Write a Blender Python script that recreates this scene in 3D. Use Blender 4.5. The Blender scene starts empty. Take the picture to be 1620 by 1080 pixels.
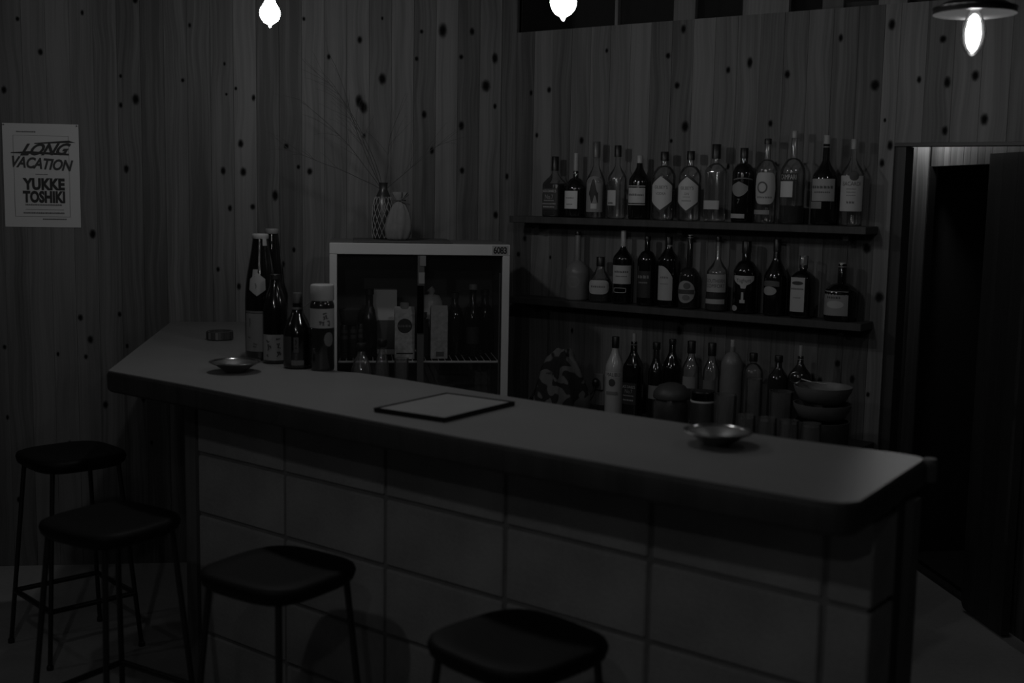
import bpy, math, random
from mathutils import Vector, Matrix

# ---------------------------------------------------------------- camera, world, exposure
scene = bpy.context.scene
col = scene.collection
CAM_H, PITCH, ROLL, FOCAL_PX = 1.55, math.radians(7.05), 0.0175, 1900.0
cam_data = bpy.data.cameras.new('camera')
cam_data.sensor_width = 36.0
cam_data.lens = 36.0 * FOCAL_PX / 1620.0
cam_data.clip_start = 0.05
cam_data.dof.use_dof = True
cam_data.dof.focus_distance = 4.5
cam_data.dof.aperture_fstop = 2.4
cam = bpy.data.objects.new('camera', cam_data)
col.objects.link(cam)
fw = Vector((0, math.cos(PITCH), -math.sin(PITCH)))
up0 = Vector((0, math.sin(PITCH), math.cos(PITCH)))
rt0 = Vector((1, 0, 0))
rt = rt0 * math.cos(ROLL) + up0 * math.sin(ROLL)
up = -rt0 * math.sin(ROLL) + up0 * math.cos(ROLL)
cam.matrix_world = Matrix(((rt.x, up.x, -fw.x, 0), (rt.y, up.y, -fw.y, 0), (rt.z, up.z, -fw.z, CAM_H), (0, 0, 0, 1)))
scene.camera = cam

world = bpy.data.worlds.new('night')
scene.world = world
world.use_nodes = True
world.node_tree.nodes['Background'].inputs[0].default_value = (0, 0, 0, 1)
world.node_tree.nodes['Background'].inputs[1].default_value = 0.0

scene.view_settings.view_transform = 'Standard'
scene.view_settings.look = 'None'
scene.view_settings.gamma = 1.0
scene.view_settings.use_curve_mapping = False
scene.view_settings.exposure = 0.0
scene.cycles.sample_clamp_indirect = 1.0
scene.cycles.caustics_reflective = False
scene.cycles.caustics_refractive = False
scene.cycles.max_bounces = 8
scene.cycles.transparent_max_bounces = 24

# lamps of the room: centre of the glowing bulb and its radiance
LAMPS = {
    'left':  ((-0.722, 3.589, 2.055), 80.0),
    'mid':   ((0.106, 2.876, 1.991), 44.0),
    'door':  ((1.177, 3.177, 1.979), 25.0),
}
OFF_LAMPS = [((-0.93, 1.45, 2.10), 62.0), ((-0.35, 0.10, 2.15), 40.0), ((-2.50, 3.30, 2.05), 12.0)]
VESTIBULE_LAMP = ((1.655, 4.915, 1.87), 34.0)

random.seed(7)
UPPER_SHELF = [('whiskey_bottle', 'square whiskey bottle with black label and clear shoulder, leftmost on the upper shelf', 0.312, 0.058, -0.621, 0.236, 0.038, 0.1236, 0.1706, 0.0125,
  0.1805, 0.0145, 'clear', 7, (0.131, 0.01),
  [('rect', -0.95, 0.95, 0.0293, 0.1112, 0.05,
    [("JACK DANIEL'S", 0.1013, 0.0105, 0.5), ('No.7', 0.079, 0.0175, 0.3), ('~9', 0.0641, 0.005, 0.3), ('~10', 0.0517, 0.006, 0.3), ('~8', 0.0393, 0.006, 0.35)])],
  None),
 ('liqueur_bottle', 'dark bottle with a pale slim neck and square white label on the upper shelf', 0.41, 0.058, -0.05, 0.249, 0.042, 0.11, 0.154, 0.0104, 0.1686, 0.0091,
  'dark', 2, None, [('rect', -1.325, 0.177, 0.0339, 0.1026, 0.625, [('~7', 0.0757, 0.0049, 0.25), ('~5', 0.0511, 0.0049, 0.25)])], 0.35),
 ('rum_bottle', 'clear rum bottle with tall dull cap and dark figure on its label, upper shelf', 0.502, 0.058, -0.067, 0.2918, 0.0366, 0.1377, 0.2004, 0.0122, 0.2317,
  0.0142, 'clear', 2, None,
  [('arch', -1.204, 0.823, 0.0238, 0.1594, 0.25, []), ('blob', -0.73, 0.27, 0.0554, 0.1498, 0.03, []), ('rect', -0.486, 0.134, 0.036, 0.0554, 0.525, [])], 0.1),
 ('liquor_bottle', 'clear bottle with black cap and small narrow white label on the upper shelf', 0.598, 0.058, -0.084, 0.2766, 0.0362, 0.1505, 0.2006, 0.0101, 0.2339,
  0.0135, 'clear', 2, None, [('rect', -1.325, -0.134, 0.05, 0.1075, 0.5, [('~3', 0.0596, 0.0072, 0.1)]), ('oval', -1.048, -0.201, 0.1242, 0.1433, 0.04, [])], None),
 ('bitters_bottle', 'round shouldered dark bottle with pale short cap and banded white label, upper shelf', 0.694, 0.058, -0.102, 0.2383, 0.0393, 0.1394, 0.196, 0.0119,
  0.2007, 0.011, 'dark', 2, None,
  [('rect', -1.325, 0.614, 0.0614, 0.1182, 0.525, [('~9', 0.0922, 0.0081, 0.15)]), ('rect', -1.325, 0.614, 0.1224, 0.1264, 0.438, []),
   ('rect', -1.325, 0.614, 0.0538, 0.0579, 0.438, [])],
  0.4),
 ('vodka_bottle', 'clear bottle with black cap whose long six-sided white label reads VODKA', 0.799, 0.058, -0.123, 0.2518, 0.0423, 0.1613, 0.2008, 0.0129, 0.2193, 0.015,
  'clear', 2, None,
  [('hex', -1.325, 0.891, 0.0261, 0.1729, 0.05, []), ('hex', -1.325, 0.768, 0.0377, 0.1613, 0.562, [("GILBEY'S", 0.1217, 0.0122, 0.1), ('VODKA', 0.0984, 0.0099, 0.14)])],
  None),
 ('gin_bottle', 'clear bottle with dull cap whose long six-sided white label reads GIN', 0.907, 0.058, -0.144, 0.2535, 0.0417, 0.162, 0.2009, 0.0127, 0.2215, 0.0144,
  'clear', 2, None,
  [('hex', -1.325, 0.891, 0.0286, 0.1711, 0.05, []),
   ('hex', -1.325, 0.768, 0.0378, 0.1597, 0.562,
    [("GILBEY'S", 0.1195, 0.012, 0.1), ('GIN', 0.0988, 0.0093, 0.14), ('~7', 0.0735, 0.0046, 0.2), ('~6', 0.0873, 0.0037, 0.25)])],
  None),
 ('spirit_bottle', 'clear angular bottle with tall black stopper and low wide label on the upper shelf', 1.009, 0.058, -0.621, 0.2776, 0.0336, 0.1762, 0.21, 0.0101,
  0.2258, 0.016, 'clear', 4.5, None, [('rect', -0.9, 0.9, 0.0447, 0.0765, 0.438, [])], None),
 ('brandy_bottle', 'tall black bottle with shield badge and small white strip near its base, upper shelf', 1.118, 0.058, -0.186, 0.2633, 0.0394, 0.1722, 0.21, 0.0135,
  0.2278, 0.0144, 'dark', 2, None,
  [('shield', -1.231, 0.443, 0.0919, 0.1455, 0.25, [('7', 0.0762, 0.018, 0.22)]), ('arcband', -0.977, 0.977, 0.1521, 0.1588, 0.14, []),
   ('rect', -1.325, 0.201, 0.0157, 0.0314, 0.4, [])],
  None),
 ('gin_bottle', 'clear gin bottle with a big rounded white label and round emblem, upper shelf', 1.206, 0.058, -0.205, 0.2945, 0.0378, 0.1836, 0.2232, 0.0111, 0.2758,
  0.0125, 'clear', 2, None,
  [('oval2', -1.226, 0.968, 0.0667, 0.177, 0.45, [('~7', 0.0911, 0.0067, 0.2)]), ('ring', -0.871, 0.118, 0.1043, 0.1462, 0.1, []),
   ('rect', -1.325, 0.361, 0.0313, 0.0468, 0.275, [])],
  None),
 ('aperitif_bottle', 'tallest bottle on the upper shelf, dark liquid in its lower third, lettered dark band', 1.304, 0.058, -0.226, 0.3203, 0.0417, 0.1797, 0.2274, 0.011,
  0.2965, 0.011, 'clear', 2, (0.0643, 0.01),
  [('rect', -1.245, 0.377, 0.1492, 0.1742, 0.03, [('CAMPARI', 0.1623, 0.0176, 0.5)]), ('rect', -1.245, 0.0, 0.0927, 0.1471, 0.562, [])], 0.3),
 ('vermouth_bottle', 'dark wine shaped bottle with pale capped neck and wide dull label, upper shelf', 1.42, 0.058, -0.25, 0.3037, 0.0432, 0.1566, 0.2185, 0.0121, 0.2633,
  0.0108, 'dark', 2, None,
  [('rect', -1.253, 0.848, 0.0816, 0.1566, 0.325, [('~7', 0.1288, 0.0097, 0.08), ('~9', 0.1117, 0.0056, 0.1)]), ('rect', -1.325, -0.201, 0.0559, 0.0795, 0.2, [])],
  0.35),
 ('rum_bottle', 'clear bottle with round dark emblem over a tall label, rightmost on the upper shelf', 1.516, 0.058, -0.272, 0.2898, 0.0384, 0.17, 0.2226, 0.0107, 0.2562,
  0.0107, 'clear', 2, None,
  [('rect', -1.236, 1.095, 0.0495, 0.1679, 0.425,
    [('BACARDI', 0.1415, 0.0136, 0.06), ('~8', 0.1236, 0.0034, 0.2), ('~8', 0.113, 0.0034, 0.2), ('~8', 0.1024, 0.0034, 0.2), ('~3', 0.0792, 0.0075, 0.14)]),
   ('oval', -0.281, 0.556, 0.151, 0.1826, 0.06, [])],
  0.25)]
LOWER_SHELF = [('cream_liqueur_bottle', 'frosted pale grey bottle with long neck, leftmost on the lower shelf', 0.427, 0.058, -0.053, 0.2686, 0.046, 0.1054, 0.1549, 0.0129, 0.2538,
  0.0124, 'frost', 2, None, [('ring', -0.901, 0.246, 0.0507, 0.0979, 0.2, [])], None),
 ('flask_bottle', 'squat round clear flask with black ridged cap and cream label, lower shelf', 0.533, 0.058, -0.072, 0.1745, 0.043, 0.0766, 0.1305, 0.016, 0.1378,
  0.0162, 'clear', 2.4, (0.0888, 0.01), [('oval2', -1.231, 0.881, 0.0324, 0.0864, 0.425, [('~7', 0.0618, 0.0074, 0.15)])], None),
 ('sherry_bottle', 'dark bottle with silvery foil neck, cream label and small outlined tag below', 0.633, 0.058, -0.091, 0.2801, 0.0387, 0.1695, 0.2153, 0.0104, 0.2177,
  0.0102, 'dark', 2, None,
  [('rect', -1.215, 0.948, 0.0776, 0.1478, 0.45, [('~7', 0.1236, 0.0077, 0.12), ('~8', 0.1067, 0.0048, 0.15)]), ('frame', -0.948, 0.384, 0.0437, 0.0631, 0.375, [])],
  0.42),
 ('wine_bottle', 'dark slim bottle with faint dark label between cream label and arched label bottles', 0.738, 0.058, -0.111, 0.261, 0.0358, 0.1695, 0.2076, 0.011,
  0.2456, 0.0124, 'dark', 2, None, [('rect', -1.204, 0.412, 0.0311, 0.1314, 0.03, [('~4', 0.11, 0.0119, 0.2), ('~6', 0.0885, 0.0057, 0.2)])], None),
 ('vermouth_bottle', 'dark bottle with white ring under black cap and tall arched pale label', 0.829, 0.058, -0.128, 0.263, 0.0378, 0.1738, 0.2208, 0.0127, 0.2255,
  0.0132, 'dark', 2, None,
  [('archL', -1.215, 0.453, 0.0275, 0.155, 0.425, [('~4', 0.1126, 0.0071, 0.2), ('~6', 0.089, 0.0047, 0.25)]), ('ringband', -0.453, 1.215, 0.2267, 0.2372, 0.375, [])],
  None),
 ('herbal_liqueur_bottle', 'bottle with long beaded pale neck and round patterned label, lower shelf', 0.917, 0.058, -0.146, 0.2729, 0.0386, 0.1196, 0.1545, 0.0112,
  0.2613, 0.0098, 'brown', 2, None,
  [('oval', -1.325, 0.614, 0.0238, 0.1056, 0.3, []), ('rect', -1.221, 0.541, 0.0565, 0.0729, 0.06, []), ('oval', -0.541, 0.152, 0.0752, 0.0986, 0.1, []),
   ('oval', -0.614, 0.091, 0.0331, 0.0542, 0.15, [])],
  0.3),
 ('peach_liqueur_bottle', 'clear long necked bottle with two-line lettered label and pale ribbon label below', 1.031, 0.058, -0.168, 0.27, 0.0391, 0.1372, 0.1877, 0.0106,
  0.2517, 0.0106, 'clear', 2, (0.0706, 0.02),
  [('rect', -1.226, 0.871, 0.0706, 0.1349, 0.375, [('SOUTHERN', 0.112, 0.0138, 0.06), ('COMFORT', 0.0936, 0.0138, 0.06)]),
   ('rect', -1.325, 0.784, 0.028, 0.0452, 0.375, [])],
  None),
 ('yogurt_liqueur_bottle', 'black bottle with a white cocktail glass design on the lower shelf', 1.142, 0.058, -0.191, 0.2581, 0.0431, 0.1477, 0.1883, 0.0159, 0.2154,
  0.0168, 'dark', 2, None,
  [('cup', -1.108, 0.754, 0.0911, 0.1364, 0.45, [('Yoghurt', 0.1205, 0.0145, 0.06)]), ('stem', -0.435, 0.0, 0.0389, 0.0775, 0.425, []),
   ('oval', -1.325, -0.617, 0.0094, 0.0298, 0.375, [])],
  None),
 ('red_wine_bottle', 'black sloped shoulder bottle with small oval label between cocktail design and flat bottles', 1.258, 0.058, -0.216, 0.269, 0.0413, 0.1314, 0.2025,
  0.013, 0.2247, 0.0134, 'dark', 2, None, [('arch', -1.24, 0.302, 0.1046, 0.1247, 0.1, []), ('oval', -1.24, 0.081, 0.0734, 0.1046, 0.325, [])], None),
 ('bitter_liqueur_bottle', 'flat dark square bottle with clear stopper and tall pale label, lower shelf', 1.358, 0.058, -0.621, 0.2159, 0.0361, 0.1369, 0.1633, 0.0132,
  0.172, 0.015, 'dark', 5, None,
  [('rect', -0.85, 0.6, 0.0225, 0.1413, 0.425, [('~8', 0.1018, 0.0057, 0.12), ('~6', 0.071, 0.0044, 0.2)]), ('oval', -0.7, 0.45, 0.115, 0.1282, 0.05, [])], 'clear'),
 ('whisky_bottle', 'squat round shouldered dark bottle with large pale label, rightmost on the lower shelf', 1.497, 0.058, -0.267, 0.1982, 0.0551, 0.097, 0.1294, 0.0147,
  0.1832, 0.013, 'dark', 2.5, None, [('rect', -1.29, 0.424, -0.0003, 0.1035, 0.25, [('~6', 0.0819, 0.0078, 0.06)]), ('oval', -0.871, 0.177, 0.0452, 0.0711, 0.4, [])],
  0.3)]
BACK_ROW = [('coconut_rum_bottle', 'opaque white bottle with black cap standing behind the bar counter', 0.671, 0.16, -0.087, 0.3001, 0.0359, 0.1777, 0.2522, 0.0124, 0.2582, 0.0139,
  'white', 2, None,
  [('rect', -1.312, 0.927, 0.1488, 0.1705, 0.45, [('MALIBU', 0.1597, 0.0144, 0.05)]), ('oval', -0.644, 0.067, 0.1151, 0.144, 0.06, []),
   ('rect', -0.927, 0.34, 0.0837, 0.0958, 0.2, [])],
  None),
 ('whiskey_bottle', 'square black label whiskey bottle with metal pourer beside the white rum bottle', 0.774, 0.2, -0.621, 0.324, 0.0309, 0.1948, 0.256, 0.0126, 0.2818,
  0.007, 'dark', 7, None,
  [('rect', -0.95, 0.95, 0.0625, 0.1429, 0.03,
    [("JACK DANIEL'S", 0.1287, 0.0103, 0.4), ('No.7', 0.1122, 0.0141, 0.25), ('~8', 0.0956, 0.0047, 0.25), ('~7', 0.079, 0.0056, 0.3)])],
  0.3),
 ('cordial_bottle', 'dim dark capped bottle with a pale label behind the lidded jar', 0.814, 0.1, -0.121, 0.2855, 0.0309, 0.1687, 0.226, 0.0119, 0.2593, 0.0142, 'brown',
  2, None, [('rect', -1.009, 0.395, 0.0754, 0.1257, 0.375, [])], None),
 ('wine_bottle', 'dark wine bottle with glinting neck behind the lidded jar', 0.891, 0.12, -0.134, 0.3057, 0.0375, 0.193, 0.2588, 0.0126, 0.2869, 0.0131, 'dark', 2, None,
  [], None),
 ('syrup_bottle', 'clear bottle with black cap, left one of the pair behind the steel shaker', 0.969, 0.12, -0.15, 0.3053, 0.0324, 0.2008, 0.2519, 0.0125, 0.2612, 0.0153,
  'clear', 2, None, [('rect', -1.03, 0.524, 0.1354, 0.1775, 0.25, [])], None),
 ('syrup_bottle', 'clear bottle with black cap, right one of the pair behind the steel shaker', 1.052, 0.12, -0.167, 0.3055, 0.0309, 0.1998, 0.2504, 0.0124, 0.2596,
  0.0151, 'clear', 2, None, [('rect', -1.183, 0.589, 0.1352, 0.1721, 0.14, [])], None),
 ('liqueur_bottle', 'tall pale clear bottle with a silver pourer behind the tumblers', 1.146, 0.15, -0.183, 0.3277, 0.0382, 0.2399, 0.285, 0.0099, 0.2917, 0.0081,
  'frost', 2, None, [], 0.35),
 ('syrup_bottle', 'clear bottle with round black stopper behind the tall glass', 1.218, 0.13, -0.2, 0.285, 0.0358, 0.2132, 0.2491, 0.0112, 0.2558, 0.0145, 'clear', 2,
  None, [], None),
 ('soda_bottle', 'dim brown bottle with dark cap between stoppered bottle and pourer bottle', 1.313, 0.13, -0.221, 0.2848, 0.0353, 0.2051, 0.245, 0.0121, 0.2627, 0.0143,
  'brown', 2, None, [], None),
 ('liqueur_bottle', 'dim bottle with a slim pale pourer behind the stacked bowls', 1.388, 0.12, -0.238, 0.3258, 0.0394, 0.2161, 0.2644, 0.0109, 0.2776, 0.007, 'brown', 2,
  None, [], 0.3)]
KNOTS_LEFT = [(1.811, 2.063, 0.012), (1.952, 1.914, 0.012), (1.51, 1.98, 0.0075), (1.451, 1.891, 0.0164), (1.514, 1.867, 0.009), (1.272, 1.97, 0.009), (1.439, 2.271, 0.012),
 (1.109, 2.039, 0.006), (1.103, 1.92, 0.006), (1.071, 1.944, 0.0075), (0.99, 1.909, 0.009), (1.049, 1.727, 0.0135), (1.119, 1.618, 0.012), (1.04, 1.615, 0.0149),
 (1.094, 1.469, 0.0105), (1.004, 1.476, 0.012), (1.631, 1.358, 0.0149), (1.496, 1.618, 0.012), (0.576, 2.15, 0.012), (0.485, 1.998, 0.0179), (0.486, 2.237, 0.0045),
 (0.328, 2.19, 0.009), (0.251, 2.198, 0.0209), (0.123, 2.197, 0.012), (0.355, 2.082, 0.009), (0.178, 2.095, 0.0105), (0.028, 2.094, 0.0149), (0.071, 1.982, 0.0209),
 (0.315, 1.861, 0.012), (0.162, 1.819, 0.0135), (0.025, 1.901, 0.009), (0.277, 1.716, 0.0105), (0.157, 1.637, 0.012), (0.015, 1.458, 0.012), (0.558, 1.769, 0.009),
 (0.578, 1.907, 0.0179), (0.543, 1.883, 0.0179), (0.869, 1.721, 0.012), (0.821, 1.639, 0.009), (0.776, 1.622, 0.0135), (0.908, 1.523, 0.0149), (1.144, 1.222, 0.009),
 (0.841, 1.304, 0.009), (1.976, 0.903, 0.009), (1.651, 0.934, 0.0135), (1.67, 0.864, 0.009), (1.693, 1.023, 0.012), (1.53, 1.037, 0.009), (1.508, 0.908, 0.0075),
 (1.448, 0.69, 0.0105), (1.608, 0.667, 0.012), (1.981, 0.618, 0.0075), (1.062, 1.153, 0.0105), (0.884, 1.245, 0.009), (1.778, 0.875, 0.0075), (1.743, 0.512, 0.009),
 (1.948, 0.278, 0.009), (1.419, 0.509, 0.0075), (1.65, 2.218, 0.0075), (0.799, 2.224, 0.0075), (0.699, 2.079, 0.009), (1.892, 2.186, 0.009), (1.242, 2.184, 0.0075),
 (1.362, 0.875, 0.0075)]
KNOTS_SHELF = [(0.237, 1.96, 0.0119), (0.149, 1.951, 0.0093), (0.181, 1.782, 0.0093), (0.395, 1.759, 0.0119), (0.036, 1.617, 0.0106), (0.809, 1.956, 0.0132), (0.781, 2.066, 0.0119),
 (0.827, 2.159, 0.0119), (0.862, 1.805, 0.0185), (0.787, 1.753, 0.0079), (1.097, 2.025, 0.0132), (1.014, 2.003, 0.0106), (1.029, 1.659, 0.0079), (1.186, 1.81, 0.0106),
 (1.601, 2.125, 0.0145), (1.555, 1.929, 0.0185), (1.701, 1.942, 0.0093), (1.801, 1.93, 0.0132), (1.895, 1.948, 0.0145), (1.9, 1.809, 0.0145), (1.799, 1.775, 0.0119),
 (1.771, 2.068, 0.0132), (1.593, 1.671, 0.0106), (1.595, 1.813, 0.0053), (1.233, 1.978, 0.0132), (1.224, 1.666, 0.0106), (1.623, 1.729, 0.0119), (0.131, 1.366, 0.0106),
 (0.251, 1.294, 0.0066), (0.372, 1.005, 0.0079), (0.857, 1.044, 0.0132), (0.983, 1.059, 0.0066), (1.484, 0.979, 0.0119), (1.53, 0.929, 0.0106), (1.588, 0.882, 0.0079),
 (1.386, 0.92, 0.0106), (1.414, 0.91, 0.0106), (1.572, 1.383, 0.0172), (1.62, 1.22, 0.0185), (0.101, 1.3, 0.0106), (1.428, 2.092, 0.0093), (0.5, 2.099, 0.0079)]

# ---------------------------------------------------------------- the plan of the room
CORNER = Vector((-0.062, 5.012, 0.0))          # where the poster wall and the shelf wall meet
A1 = math.radians(7.3)
W1 = Vector((-math.cos(A1), -math.sin(A1), 0))  # along the poster wall, away from the corner
N1 = Vector((math.sin(A1), -math.cos(A1), 0))   # out of the poster wall
W2 = Vector((0.8131, -0.5821, 0))               # along the shelf wall, away from the corner
N2 = Vector((-0.5821, -0.8131, 0))              # out of the shelf wall
ROT1 = math.atan2(-W1.y, -W1.x)                 # object x runs right along the poster wall
ROT2 = math.atan2(W2.y, W2.x)
CEIL = 2.75
COUNTER_Z = 1.01
BACK_Z = 0.72


def on_w1(u, d=0.0, z=0.0):
    p = CORNER + W1 * u + N1 * d
    return Vector((p.x, p.y, z))


def on_w2(t, d=0.0, z=0.0):
    p = CORNER + W2 * t + N2 * d
    return Vector((p.x, p.y, z))


# ---------------------------------------------------------------- materials
_mats = {}


def nodes_of(m):
    m.use_nodes = True
    nt = m.node_tree
    return nt, nt.nodes, nt.links, nt.nodes['Principled BSDF']


def grey(v, rough=0.6, metal=0.0, spec=0.5, vary=0.0, scale=30.0):
    key = ('g', round(v, 3), rough, metal, spec, vary, scale)
    if key in _mats:
        return _mats[key]
    m = bpy.data.materials.new('grey_%03d' % len(_mats))
    nt, n, l, b = nodes_of(m)
    b.inputs['Base Color'].default_value = (v, v, v, 1)
    b.inputs['Roughness'].default_value = rough
    b.inputs['Metallic'].default_value = metal
    b.inputs['Specular IOR Level'].default_value = spec
    if vary > 0:
        tc = n.new('ShaderNodeTexCoord')
        no = n.new('ShaderNodeTexNoise')
        no.inputs['Scale'].default_value = scale
        no.inputs['Detail'].default_value = 5
        mr = n.new('ShaderNodeMapRange')
        mr.inputs['From Min'].default_value = 0.3
        mr.inputs['From Max'].default_value = 0.7
        mr.inputs['To Min'].default_value = v * (1 - vary)
        mr.inputs['To Max'].default_value = v * (1 + vary)
        l.new(tc.outputs['Object'], no.inputs['Vector'])
        l.new(no.outputs['Fac'], mr.inputs['Value'])
        l.new(mr.outputs['Result'], b.inputs['Base Color'])
    _mats[key] = m
    return m


def clear_glass(tint=0.92, name='clear_glass', rough=0.05, boost=0.0, haze=0.10):
    """Thin bottle glass: see-through, a mirror-like surface and a diffuse haze standing in for caught room light."""
    key = ('glass', tint, rough, boost, haze)
    if key in _mats:
        return _mats[key]
    m = bpy.data.materials.new(name)
    nt, n, l, b = nodes_of(m)
    n.remove(b)
    out = n['Material Output']
    tr = n.new('ShaderNodeBsdfTransparent')
    tr.inputs[0].default_value = (tint, tint, tint, 1)
    gl = n.new('ShaderNodeBsdfGlossy')
    gl.inputs[0].default_value = (1, 1, 1, 1)
    gl.inputs['Roughness'].default_value = rough
    fr = n.new('ShaderNodeFresnel')
    fr.inputs[0].default_value = 1.25
    ad = n.new('ShaderNodeMath')
    ad.operation = 'ADD'
    ad.use_clamp = True
    ad.inputs[1].default_value = boost
    mx = n.new('ShaderNodeMixShader')
    l.new(fr.outputs[0], ad.inputs[0])
    l.new(ad.outputs[0], mx.inputs[0])
    df = n.new('ShaderNodeBsdfDiffuse')
    df.inputs[0].default_value = (0.55, 0.55, 0.55, 1)  # lightens the glass, ambient light put into a diffuse colour
    hz = n.new('ShaderNodeMixShader')
    hz.inputs[0].default_value = haze
    l.new(tr.outputs[0], hz.inputs[1])
    l.new(df.outputs[0], hz.inputs[2])
    l.new(hz.outputs[0], mx.inputs[1])
    l.new(gl.outputs[0], mx.inputs[2])
    l.new(mx.outputs[0], out.inputs[0])
    _mats[key] = m
    return m


def glow(strength):
    key = ('glow', strength)
    if key in _mats:
        return _mats[key]
    m = bpy.data.materials.new('glowing_filament_glass')
    nt, n, l, b = nodes_of(m)
    n.remove(b)
    e = n.new('ShaderNodeEmission')
    e.inputs[0].default_value = (1, 1, 1, 1)
    e.inputs[1].default_value = strength
    tr = n.new('ShaderNodeBsdfTransparent')
    tr.inputs[0].default_value = (0.9, 0.9, 0.9, 1)
    ad = n.new('ShaderNodeAddShader')
    l.new(e.outputs[0], ad.inputs[0]); l.new(tr.outputs[0], ad.inputs[1])
    l.new(ad.outputs[0], n['Material Output'].inputs[0])
    _mats[key] = m
    return m


def wood(name, lo, hi, rough=0.55, grain=1.0, each=0.35):
    """Straight-grained timber boards: x across, z along the grain, each board a little different."""
    m = bpy.data.materials.new(name)
    nt, n, l, b = nodes_of(m)
    tc = n.new('ShaderNodeTexCoord')
    oi = n.new('ShaderNodeObjectInfo')
    off = n.new('ShaderNodeMath'); off.operation = 'MULTIPLY'; off.inputs[1].default_value = 57.0
    l.new(oi.outputs['Random'], off.inputs[0])
    cmb = n.new('ShaderNodeCombineXYZ')
    l.new(off.outputs[0], cmb.inputs[1]); l.new(off.outputs[0], cmb.inputs[2])
    add = n.new('ShaderNodeVectorMath'); add.operation = 'ADD'
    l.new(tc.outputs['Object'], add.inputs[0]); l.new(cmb.outputs[0], add.inputs[1])
    # slow waviness of the grain
    wob = n.new('ShaderNodeTexNoise'); wob.inputs['Scale'].default_value = 3.0; wob.inputs['Detail'].default_value = 1.0
    l.new(add.outputs[0], wob.inputs['Vector'])
    ws = n.new('ShaderNodeMath'); ws.operation = 'MULTIPLY_ADD'; ws.inputs[1].default_value = 0.05; ws.inputs[2].default_value = -0.025
    l.new(wob.outputs['Fac'], ws.inputs[0])
    wc = n.new('ShaderNodeCombineXYZ'); l.new(ws.outputs[0], wc.inputs[0])
    ad2 = n.new('ShaderNodeVectorMath'); ad2.operation = 'ADD'
    l.new(add.outputs[0], ad2.inputs[0]); l.new(wc.outputs[0], ad2.inputs[1])
    mp = n.new('ShaderNodeMapping'); mp.inputs['Scale'].default_value = (110 * grain, 1.0, 1.6)
    l.new(ad2.outputs[0], mp.inputs['Vector'])
    n1 = n.new('ShaderNodeTexNoise'); n1.inputs['Scale'].default_value = 1.0; n1.inputs['Detail'].default_value = 4.0
    l.new(mp.outputs[0], n1.inputs['Vector'])
    mp2 = n.new('ShaderNodeMapping'); mp2.inputs['Scale'].default_value = (28 * grain, 1.0, 1.1)
    l.new(ad2.outputs[0], mp2.inputs['Vector'])
    n2 = n.new('ShaderNodeTexNoise'); n2.inputs['Scale'].default_value = 1.0; n2.inputs['Detail'].default_value = 2.0
    l.new(mp2.outputs[0], n2.inputs['Vector'])
    s1 = n.new('ShaderNodeMath'); s1.operation = 'MULTIPLY_ADD'; s1.inputs[1].default_value = 0.45
    l.new(n1.outputs['Fac'], s1.inputs[0])
    s2 = n.new('ShaderNodeMath'); s2.operation = 'MULTIPLY_ADD'; s2.inputs[1].default_value = 0.55
    l.new(n2.outputs['Fac'], s2.inputs[0]); l.new(s2.outputs[0], s1.inputs[2])
    s2.inputs[2].default_value = 0.0
    rnd = n.new('ShaderNodeMath'); rnd.operation = 'MULTIPLY_ADD'; rnd.inputs[1].default_value = each; rnd.inputs[2].default_value = -each / 2
    l.new(oi.outputs['Random'], rnd.inputs[0])
    s3 = n.new('ShaderNodeMath'); s3.operation = 'ADD'
    l.new(s1.outputs[0], s3.inputs[0]); l.new(rnd.outputs[0], s3.inputs[1])
    mr = n.new('ShaderNodeMapRange')
    mr.inputs['From Min'].default_value = 0.28; mr.inputs['From Max'].default_value = 0.72
    mr.inputs['To Min'].default_value = lo; mr.inputs['To Max'].default_value = hi
    l.new(s3.outputs[0], mr.inputs['Value'])
    l.new(mr.outputs['Result'], b.inputs['Base Color'])
    b.inputs['Roughness'].default_value = rough
    b.inputs['Specular IOR Level'].default_value = 0.35
    bp = n.new('ShaderNodeBump'); bp.inputs['Strength'].default_value = 0.15; bp.inputs['Distance'].default_value = 0.002
    l.new(s1.outputs[0], bp.inputs['Height']); l.new(bp.outputs[0], b.inputs['Normal'])
    return m


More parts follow.
